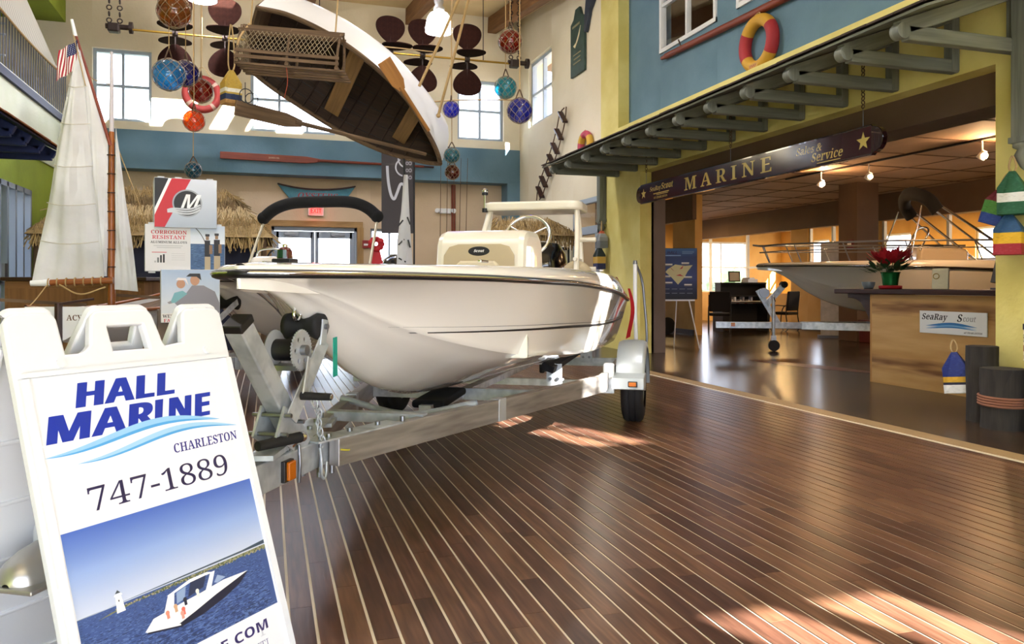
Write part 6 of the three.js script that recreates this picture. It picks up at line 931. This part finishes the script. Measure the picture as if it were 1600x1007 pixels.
// trees beyond the exit doors
{
  const lm = std({ color: '#6f8050', roughness: 0.9 }), ldk = std({ color: '#596c42', roughness: 0.9 });
  [[0.6, -33, 1.3], [3.0, -34, 1.6], [5.6, -33, 1.4], [-2, -34, 1.5], [8.6, -35, 1.7], [14, -36, 2.2], [18.5, -37, 2.2], [23, -35, 2.1], [26, -20, 2.6], [27, -14, 2.4], [26, -26, 2.7]].forEach(([x, z, h], i) => {
    const t = thing('shrub', 'leafy green bush outside, number counted from the left beyond the glass'.replace('number counted from the left', ['first', 'second', 'third', 'leftmost', 'fourth', 'fifth', 'sixth', 'seventh', 'eighth', 'ninth', 'tenth'][i]), 'bush', [x, -0.2, z], 0, 'bushes outside the windows');
    const g = new THREE.IcosahedronGeometry(1, 4), p = g.attributes.position; for (let k = 0; k < p.count; k++) { const v = V(p.getX(k), p.getY(k), p.getZ(k)), s = 1 + 0.16 * Math.sin(v.x * 9 + i) * Math.sin(v.y * 8) + 0.1 * Math.sin(v.z * 17 + v.x * 13); p.setXYZ(k, v.x * s * h * 0.75, v.y * s * h * 0.5 + h * 0.5, v.z * s * h * 0.7); } g.computeVertexNormals(); B().add(g).build('foliage', i % 2 ? lm : ldk, t); B().cyl([0, 0, 0], [0, h * 0.3, 0], 0.1).build('stem', M.oldWood, t);
  });
}

// ------------------------------------------------------------------ side showroom
{
  const sb = thing('display_boat', 'grey shaded boat with bow rail and folded bimini in the side room', 'boat', [12.65, 0.05, -10.2], Math.atan2(0.436, -0.9));
  bayBoat(sb, M.gel); sb.scale.set(1.05, 1.2, 1.05);
  for (const w of [-1, 1]) {
    const pts = [0.6, 1.4, 2.2, 3.0, 3.6, 4.05, 4.3].map(s => { const h = hullAt(s); return [s, h.yt + 0.27, w * Math.max(0.02, h.ws - 0.08)]; }); B().tube([...pts, [4.42, 1.56, 0]], 0.014, 8).tube(pts.map(p => [p[0], p[1] - 0.1, p[2]]), 0.009, 6).build('bow_rail', M.steel, sb);
    for (const s of [1.2, 2.2, 3.1, 3.8, 4.25]) { const h = hullAt(s); B().cyl([s - 0.12, h.yt, w * (h.ws - 0.1)], [s, h.yt + 0.27, w * (h.ws - 0.08)], 0.011).build('stanchion', M.steel, sb); }
    for (const [a, b, y, r] of [[0.3, 1.72, 2.18, 0.02], [0.65, 1.74, 2.08, 0.016], [2.15, 1.85, 2.08, 0.012]]) B().cyl([a, 1.2, w * 0.8], [b, y, w * 0.55], r).build('canopy_pole', M.chrome, sb);
  }
  B().tube([[1.62, 2.0, -0.58], [1.74, 2.16, -0.55], [1.86, 2.3, 0], [1.74, 2.16, 0.55], [1.62, 2.0, 0.58]], 0.1, 10, false, 40).build('folded_canopy', M.blackFabric, sb);
  B().box(1.45, 1.25, 0, 0.8, 0.5, 0.7, 0, 0, R(4), 0.08).build('console', phys({ color: '#e0cdb0', roughness: 0.3, clearcoat: 0.5 }), sb); B().tube([[1.8, 1.45, -0.34], [1.65, 1.74, -0.28], [1.65, 1.76, 0.28], [1.8, 1.45, 0.34]], 0.016).build('windscreen_frame', M.chrome, sb); B().box(1.6, 1.52, 0, 0.4, 0.04, 0.5, 0, 0, 0, 0.015).build('dash', M.black, sb);
  B().sph(-1.75, 1.3, 0, 0.3, 0.9, 1.1, 0.75).box(-1.7, 0.8, 0, 0.3, 0.8, 0.2, 0, 0, 0, 0.05).build('outboard', M.black, sb);
  const st = thing('display_trailer', 'grey trailer with jack wheel under the side room boat', 'trailer', [12.65, 0, -10.2], Math.atan2(0.436, -0.9));
  for (const q of [-1, 1]) { B().bar([3.8, 0.46, q * 0.08], [0.8, 0.44, q * 0.9], 0.07, 0.13).bar([0.8, 0.44, q * 0.9], [-1.9, 0.44, q * 0.9], 0.07, 0.13).build('side_beam', M.galv, st); tyre(st, -0.2, q * 1.08, 0.3, 0.19); B().bar([1.4, 0.54, q * 0.5], [-1.2, 0.52, q * 0.55], 0.1, 0.05).build('bunk', M.blackFabric, st); }
  B().box(4.5, 0.46, 0, 1.6, 0.11, 0.1).build('tongue', M.galv, st); B().bar([4.2, 0.5, 0], [4.55, 1.1, 0], 0.08, 0.09).bar([4.42, 0.82, 0], [4.1, 1.18, 0], 0.08, 0.1).build('winch_post', M.galv, st); B().cyl([4.45, 1.05, -0.1], [4.45, 1.05, 0.1], 0.09).build('winch', M.steel, st); B().lathe([[0.01, -0.1], [0.06, -0.1], [0.045, 0], [0.06, 0.1], [0.01, 0.1]], at(4.1, 1.2, 0, PI / 2, 0, 0), 16).build('bow_roller', M.rubber, st);
  B().cyl([4.3, 0.2, -0.14], [4.3, 1.0, -0.14], 0.03).box(4.3, 0.18, -0.14, 0.08, 0.2, 0.1).build('jack', M.galv, st); B().cyl([4.3, 0.1, -0.2], [4.3, 0.1, -0.12], 0.1, 0.1, 20).build('jack_wheel', M.rubber, st); B().bar([4.3, 0.98, -0.14], [4.3, 0.9, -0.32], 0.012, 0.012).build('jack_crank', M.black, st); B().box(5.0, 0.47, -0.06, 0.07, 0.07, 0.02).build('marker_light', M.amber, st);
  // counter
  const ct = thing('counter', 'plywood fronted counter with dark wooden top in the side room', 'counter', [0, 0, 0]);
  const sheets = [[0.98, 1.08, 0], [0.16, 0.98, 0.0], [0.0, 0.16, 0]];
  B().box(7.45, 0.53, -5.5, 0.66, 1.06, 4.6).build('carcass', M.brown, ct);
  const stainTex = (() => { const a = hex('#d3ab70'), b = hex('#bd9050'), s = hex('#6d4420'); return canvasTex(1024, 256, (x, w, h) => { const d = x.createImageData(w, h); for (let j = 0; j < h; j++) for (let i = 0; i < w; i++) { const u = i / w, v = j / h; let c = mix3(a, b, cl01((fbm(u, v, 6, 12, 5, 95) - 0.25) * 1.8)); const k1 = 0.12 + 0.09 * fbm(u, 0.5, 8, 1, 4, 96), k2 = 0.74 + 0.08 * fbm(u, 0.2, 8, 1, 4, 97); const st = Math.max(cl01(1.6 - Math.abs(v - k1) / 0.06) * cl01(fbm(u, v, 10, 20, 3, 98) * 1.9 - 0.45), cl01(1.6 - Math.abs(v - k2) / 0.06) * cl01(fbm(u, v, 9, 20, 3, 99) * 1.9 - 0.4)); c = mix3(c, s, st * 0.95); const o = (j * w + i) * 4; d.data[o] = c[0]; d.data[o + 1] = c[1]; d.data[o + 2] = c[2]; d.data[o + 3] = 255; } x.putImageData(d, 0, 0); }); })();
  printed('plywood_front', 4.6, 1.08, stainTex, ct, at(7.115, 0.54, -5.5, 0, -PI / 2, 0), { roughness: 0.45 }); B().box(7.45, 0.54, -7.815, 0.67, 1.08, 0.03).build('end_panel', M.ply, ct);
  B().box(7.42, 1.115, -5.75, 0.82, 0.06, 5.2, 0, 0, 0, 0.012).build('counter_top', M.darkWood, ct);
  const cb = new THREE.Shape(); cb.moveTo(0, 0); cb.lineTo(0.45, 0); cb.lineTo(0.45, -0.05); cb.quadraticCurveTo(0.25, -0.05, 0.18, -0.16); cb.quadraticCurveTo(0.12, -0.22, 0.08, -0.32); cb.lineTo(0, -0.32); B().ext(cb, 0.08, at(7.18, 1.085, -7.83, 0, PI / 2, 0), 0.006).build('corbel', M.darkWood, ct);
  const cs = thing('counter_sign', 'white sign with blue wave and script lettering on the counter front', 'sign', [7.1, 0.78, -6.61], -PI / 2); B().box(0, 0, 0, 0.87, 0.25, 0.008).build('backing', M.white, cs);
  printed('print', 0.86, 0.24, canvasTex(768, 214, (x, w, h) => { x.fillStyle = '#eff1f2'; x.fillRect(0, 0, w, h); x.fillStyle = '#1c1c1e'; x.font = 'italic bold 84px serif'; x.fillText('SeaRay', 20, 82); x.font = 'italic bold 100px serif'; x.fillText('S', 440, 90); x.fillStyle = '#77797c'; x.font = 'italic 70px serif'; x.fillText('cout', 505, 84); const wv = (y, c, t) => { const a = [], b = []; for (let i = 0; i <= 40; i++) { const q = i / 40, yy = y - 14 * Math.sin((q - 0.2) * 4.6), k = t * Math.sin(q * PI); a.push([70 + 600 * q, yy - k]); b.push([70 + 600 * q, yy + k]); } fill(x, c, [...a, ...b.reverse()]); }; wv(132, '#2f7cc0', 15); wv(150, '#7db6e2', 9); wv(161, '#2f7cc0', 7); x.fillStyle = '#1c1c1e'; x.font = 'italic bold 24px serif'; x.fillText('of CHARLESTON', 520, 200); }), cs, at(0, 0, 0.005));
  // poinsettia
  const po = thing('poinsettia', 'red poinsettia in a green foil wrapped pot on the counter', 'plant', [7.35, 1.145, -7.75]);
  B().lathe([[0.08, 0.05], [0.085, 0.02], [0.095, 0.12], [0.11, 0.2], [0.12, 0.21], [0.1, 0.18]], at(0, 0, 0), 20).build('foil_pot', std({ color: '#1e7a3e', roughness: 0.25, metalness: 0.6 }), po); B().lathe([[0.001, 0], [0.13, 0], [0.135, 0.04], [0.1, 0.045], [0.001, 0.045]], at(0, 0, 0), 20).build('saucer', M.red, po);
  const leafG = (() => { const s = new THREE.Shape(); s.moveTo(0, 0); s.quadraticCurveTo(0.035, 0.03, 0.028, 0.06); s.lineTo(0, 0.12); s.lineTo(-0.028, 0.06); s.quadraticCurveTo(-0.035, 0.03, 0, 0); return B().ext(s, 0.002, null).geo(); })(), redM = std({ color: '#a8101e', roughness: 0.6 }), grM = std({ color: '#1f4423', roughness: 0.6 });
  for (let k = 0; k < 130; k++) { const isR = k < 80, m = new THREE.Mesh(leafG, isR ? redM : grM); m.name = isR ? 'red_bract' : 'green_leaf'; const a = k * 2.4, r = isR ? 0.05 + 0.13 * hash(k, 1, 1) : 0.12 + 0.1 * hash(k, 1, 1); m.scale.setScalar(1.25); m.position.set(r * Math.cos(a), (isR ? 0.33 : 0.24) + 0.09 * hash(k, 2, 1) - r * 0.2, r * Math.sin(a)); m.rotation.set((isR ? 0.35 : 0.8) + 0.8 * hash(k, 3, 1), -a + PI / 2, 0, 'YXZ'); m.castShadow = true; po.add(m); }
  for (let k = 0; k < 6; k++) B().cyl([0, 0.15, 0], [0.1 * Math.cos(k), 0.36, 0.1 * Math.sin(k)], 0.006).build('stem', grM, po);
  one(B().lathe([[0.001, 0], [0.05, 0], [0.075, 0.05], [0.08, 0.09], [0.07, 0.09], [0.05, 0.02], [0.001, 0.02]], at(7.2, 1.145, -7.95), 20), 'candle_bowl', std({ color: '#6f7478', roughness: 0.6 }), 'small grey bowl beside the poinsettia pot', 'bowl');
  const bc = thing('card_stand', 'white patterned card standing on the counter', 'card', [7.3, 1.145, -6.95], R(-60)); B().box(0, 0.12, 0, 0.17, 0.24, 0.05, 0, R(-6), 0, 0.008).build('card', M.cream, bc); B().tor(at(-0.04, 0.15, 0.03), 0.03, 0.004, 6, 20).build('printed_ring', M.brass, bc);
  const mo = thing('monitor', 'dark computer monitor at the right end of the counter', 'monitor', [7.5, 1.145, -6.35], R(-30)); B().box(0, 0.2, 0, 0.05, 0.26, 0.36, 0, 0, R(-12), 0.008).build('screen_case', M.black, mo); B().box(0, 0.01, 0, 0.16, 0.02, 0.18).cyl([0, 0, 0], [0, 0.14, 0], 0.015).build('stand', M.black, mo);
  // easel and poster
  const ea = thing('easel', 'thin white easel with three legs standing in the opening', 'easel', [7.29, 0, -12.85], R(-17.5)); B().cyl([-0.5, 0, 0.1], [-0.2, 1.2, 0], 0.013).build('leg', M.white, ea); B().cyl([0.38, 0, 0.1], [0.14, 1.2, 0], 0.013).build('leg', M.white, ea); B().cyl([0.03, 0, -0.5], [0, 1.3, -0.02], 0.011).build('leg', M.white, ea); B().box(0, 0.91, 0.04, 0.6, 0.03, 0.05).build('ledge', M.white, ea);
  const ps = thing('poster_board', 'dark blue poster with a map of boats resting on the white easel', 'poster', [7.29, 0.925, -12.83], R(-17.5)); B().box(0, 0.475, 0.045, 0.67, 0.95, 0.012).build('board', M.black, ps);
  printed('print', 0.66, 0.94, canvasTex(512, 729, (x, w, h) => { let g = x.createLinearGradient(0, 0, 0, h); g.addColorStop(0, '#3f6ea8'); g.addColorStop(0.18, '#2b3f70'); g.addColorStop(0.6, '#3a4a86'); g.addColorStop(1, '#10131f'); x.fillStyle = g; x.fillRect(0, 0, w, h); x.fillStyle = '#2a2350'; x.font = 'italic bold 60px sans-serif'; x.fillText('HALL', 80, 80); x.fillStyle = '#8fb4dc'; x.fillRect(60, 96, 220, 12); x.fillRect(300, 40, 170, 5); x.fillRect(300, 56, 170, 5); x.fillRect(300, 72, 150, 5);
    fill(x, '#d8cf9a', [[90, 300], [200, 230], [340, 250], [450, 240], [380, 330], [330, 420], [240, 520], [150, 420], [60, 340]]); fill(x, '#b8404a', [[120, 260], [190, 330], [150, 300]]); fill(x, '#b8404a', [[320, 240], [260, 300], [300, 290]]); fill(x, '#c23a3a', [[210, 390], [320, 400], [270, 370]]); for (const [a, b] of [[50, 220], [290, 200], [20, 390], [330, 400], [50, 480], [330, 510]]) { x.fillStyle = '#e4e2dc'; x.fillRect(a, b, 110, 34); x.fillStyle = '#6a6a6a'; x.fillRect(a, b + 20, 110, 14); } x.fillStyle = '#8d93a6'; for (let k = 0; k < 8; k++) x.fillRect(40 + (k % 4) * 110, 580 + Math.floor(k / 4) * 60, 80, 6); }), ps, at(0, 0.475, 0.0525));
  // office furniture
  const chair = (label, x, z, turn, c) => { const o = thing('office_chair', label, 'chair', [x, 0, z], turn, 'black visitor chairs'); B().box(0, 0.46, 0, 0.5, 0.07, 0.48, 0, 0, 0, 0.025).build('seat', c, o); B().box(0, 0.78, -0.23, 0.5, 0.5, 0.06, 0, R(-6), 0, 0.025).build('backrest', c, o); for (const s of [-1, 1]) B().tube([[s * 0.26, 0.95, -0.25], [s * 0.26, 0.45, -0.2], [s * 0.26, 0.02, -0.22], [s * 0.26, 0.02, 0.24], [s * 0.26, 0.62, 0.2], [s * 0.26, 0.66, -0.2]], 0.014, 6).build('frame', M.black, o); return o; };
  chair('black visitor chair beside the ochre column', 10.75, -16.9, R(150), M.blackFabric); chair('black visitor chair at the far side of the desk', 12.75, -17.0, R(200), M.blackFabric); chair('black visitor chair behind the easel left of the half wall', 8.7, -16.9, R(100), M.blackFabric);
  const dk = thing('desk', 'black office desk with papers behind the side room trailer', 'desk', [11.7, 0, -17.4], R(-10)); B().box(0, 0.74, 0, 1.3, 0.04, 0.7, 0, 0, 0, 0.008).build('desk_top', M.charcoal, dk); for (const s of [-1, 1]) B().box(s * 0.6, 0.36, 0, 0.05, 0.72, 0.66).build('side_panel', M.charcoal, dk); B().box(0, 0.4, -0.3, 1.2, 0.6, 0.03).build('back_panel', M.charcoal, dk);
  for (let k = 0; k < 3; k++) one(B().box(11.45 + k * 0.25, 0.765 + k * 0.004, -17.35 + 0.08 * k, 0.22, 0.012, 0.3, 0.4 * k), 'paper_stack', M.white, ['white papers at the left end of the desk', 'white papers in the middle of the desk', 'white papers at the right end of the desk'][k], 'papers', 'papers on the office desk');
  const bk = thing('bookcase', 'black bookcase with papers on top behind the desk', 'shelf', [12.5, 0, -18.6], R(-10)); B().box(0, 0.62, -0.18, 1.3, 1.24, 0.03).box(-0.64, 0.62, 0, 0.04, 1.24, 0.38).box(0.64, 0.62, 0, 0.04, 1.24, 0.38).box(0, 1.24, 0, 1.34, 0.04, 0.4).build('case', M.charcoal, bk); for (const y of [0.1, 0.5, 0.88]) B().box(0, y, 0, 1.26, 0.03, 0.36).build('shelf', M.charcoal, bk); for (let k = 0; k < 10; k++) one(B().box(12.05 + 0.1 * k, 0.55 + 0.07 + 0.04 * (k % 3), -18.52 - 0.018 * k, 0.05, 0.2 + 0.06 * (k % 3), 0.22, R(-10)), 'binder', k % 3 ? M.white : M.red, ['first', 'second', 'third', 'fourth', 'fifth', 'sixth', 'seventh', 'eighth', 'ninth', 'last'][k] + ' binder from the left on the middle shelf of the black bookcase', 'binder', 'binders in the bookcase');
  const pf = thing('photo_frame', 'dark photo frame on top of the black bookcase', 'picture', [12.3, 1.26, -18.6], R(-12)); B().box(0, 0.16, 0, 0.34, 0.3, 0.02, 0, R(-10)).build('frame', M.black, pf); B().box(0, 0.16, 0.012, 0.27, 0.23, 0.005, 0, R(-10)).build('picture', M.cream, pf);
  one(B().box(12.75, 1.3, -18.55, 0.36, 0.1, 0.26, 0.2).box(12.72, 1.37, -18.55, 0.3, 0.04, 0.22, 0.5), 'paper_pile', M.white, 'loose pile of paper on top of the black bookcase', 'papers');
  const fc = thing('filing_cabinet', 'tall black cabinet at the edge of the opening behind the easel', 'cabinet', [8.55, 0, -17.6], R(-10)); B().box(0, 0.68, 0, 0.5, 1.36, 0.5, 0, 0, 0, 0.01).build('body', M.charcoal, fc); for (const y of [0.28, 0.62, 0.98]) { const d = B().box(0, y + 0.05, 0.255, 0.46, 0.32, 0.02).build('drawer', M.charcoal, fc); B().box(0, y + 0.12, 0.27, 0.12, 0.02, 0.02).build('handle', M.steel, d); }
  one(B().sph(9.25, 0.2, -16.8, 0.22, 0.9, 0.95, 0.6), 'backpack', M.blackFabric, 'black bag slumped on the floor behind the easel', 'bag');
  const tp = thing('partition_screen', 'pale grey pull-up screen beside the brown column', 'screen', [12.2, 0, -14.5], R(-30)); B().box(0, 1.1, 0, 0.6, 2.1, 0.02).build('panel', plaster('#b9bcc4', '#a4a8b2', 0.4, 0.8, 78), tp); B().box(0, 0.03, 0, 0.7, 0.06, 0.25).build('foot', M.steel, tp);
  const rb = thing('tool_chest', 'dark red chest on the floor under the side room boat', 'chest', [11.95, 0, -13.0]); B().box(0, 0.22, 0, 0.4, 0.44, 0.5, 0, 0, 0, 0.015).build('body', std({ color: '#5e1b1c', roughness: 0.5 }), rb); B().box(0, 0.45, 0, 0.42, 0.03, 0.52).build('lid', std({ color: '#4a1517', roughness: 0.5 }), rb);
  const fb = thing('fire_alarm', 'small red alarm box on the brown column', 'alarm', [11.76, 2.05, -13.5]); B().box(0, 0, 0, 0.05, 0.2, 0.16, 0, 0, 0, 0.01).build('box', std({ color: '#5e1820', roughness: 0.5 }), fb); B().box(-0.03, 0, 0, 0.02, 0.05, 0.1).build('handle', M.white, fb);
  // track with spot lamps
  const tk = thing('light_track', 'dark ceiling track holding spot lamps in the side room', 'track', [10, 3.33, -10.5]); B().box(0, 0, 0, 0.04, 0.03, 5.6).build('rail', M.black, tk);
  const spot = (label, x, z, on) => { const s = thing('spot_lamp', label, 'lamp', [x, 3.1, z], 0, 'spot lamps on the side room track'); B().cyl([0, 0, 0], [0, 0.22, 0], 0.012).build('stem', M.white, s); B().lathe([[0.03, 0.07], [0.05, 0.03], [0.062, -0.05], [0.06, -0.06]], at(0, 0, 0, R(35), R(20), 0), 18).build('lamp_can', M.white, s); B().sph(0, -0.01, 0.03, 0.05).build('bulb', std({ color: '#ffedd0', emissive: new THREE.Color('#ffd9a0'), emissiveIntensity: on ? 30 : 3 }), s); if (on) { const L = new THREE.PointLight('#ffc890', 7); L.position.set(x, 3.09, z + 0.03); L.castShadow = true; L.shadow.radius = 2.5; scene.add(L); } };
  spot('lit spot lamp on the ceiling track above the side room boat bow', 9.93, -12.17, true); spot('lit spot lamp near the yellow column edge', 10.02, -8.8, true); spot('small unlit spot lamp in the middle of the track', 10.06, -11.1, false);
  const vt = thing('ceiling_vent', 'dark slotted air vent in the side room ceiling', 'vent', [9.3, 3.34, -11.4]); B().box(0, 0, 0, 0.62, 0.02, 0.62).build('frame', M.brown, vt); for (let k = 0; k < 6; k++) B().box(0, -0.012, -0.24 + k * 0.096, 0.54, 0.012, 0.05).build('slat', M.black, vt);
  // ceiling tile joints: slender T bars
  const tb = new THREE.Group(); tb.name = 'trim_10'; scene.add(tb); struct(tb, 'thin ceiling grid of the side room', 'trim'); for (let k = 0; k < 6; k++) B().box(7.6 + k * 1.2, 3.347, -10, 0.03, 0.012, 24).build('grid_bar', M.brown, tb); for (let k = 0; k < 14; k++) B().box(10.4, 3.346, -3 - k * 1.2, 7.2, 0.012, 0.03).build('grid_bar', M.brown, tb);
  // fluorescent battens in the offices
  const tubeM = std({ color: '#fff3d8', emissive: new THREE.Color('#ffe2a8'), emissiveIntensity: 5 });
  [[16, -21.5, 'rear'], [16, -16.8, 'middle'], [16, -12.2, 'near'], [11.8, -21.8, 'far left']].forEach(([x, z, w]) => { const f = thing('ceiling_light', w + ' fluorescent ceiling light in the offices', 'light', [x, 3.2, z], 0, 'office ceiling lights'); B().box(0, 0.08, 0, 0.3, 0.08, 1.6).build('housing', M.white, f); B().box(0, 0.02, 0, 0.24, 0.03, 1.5).build('light_tube', tubeM, f); const L = new THREE.RectAreaLight('#ffd08a', 48, 0.24, 1.5); L.position.set(x, 3.19, z); L.rotation.x = -PI / 2; scene.add(L); });
  // desk lamp in a corner of the office, brochure wall things
  const tl = thing('table_lamp', 'small amber lamp on the left window sill', 'lamp', [8.55, 1.365, -17.6]); B().lathe([[0.05, 0], [0.02, 0.02], [0.02, 0.2]], at(0, 0, 0), 14).build('base', M.brass, tl); B().lathe([[0.12, 0.2], [0.07, 0.38]], at(0, 0, 0), 18).build('lamp_shade', phys({ color: '#e0b050', roughness: 0.8, transmission: 0.4, thickness: 0 }), tl);
}
renderer.render(scene, camera);
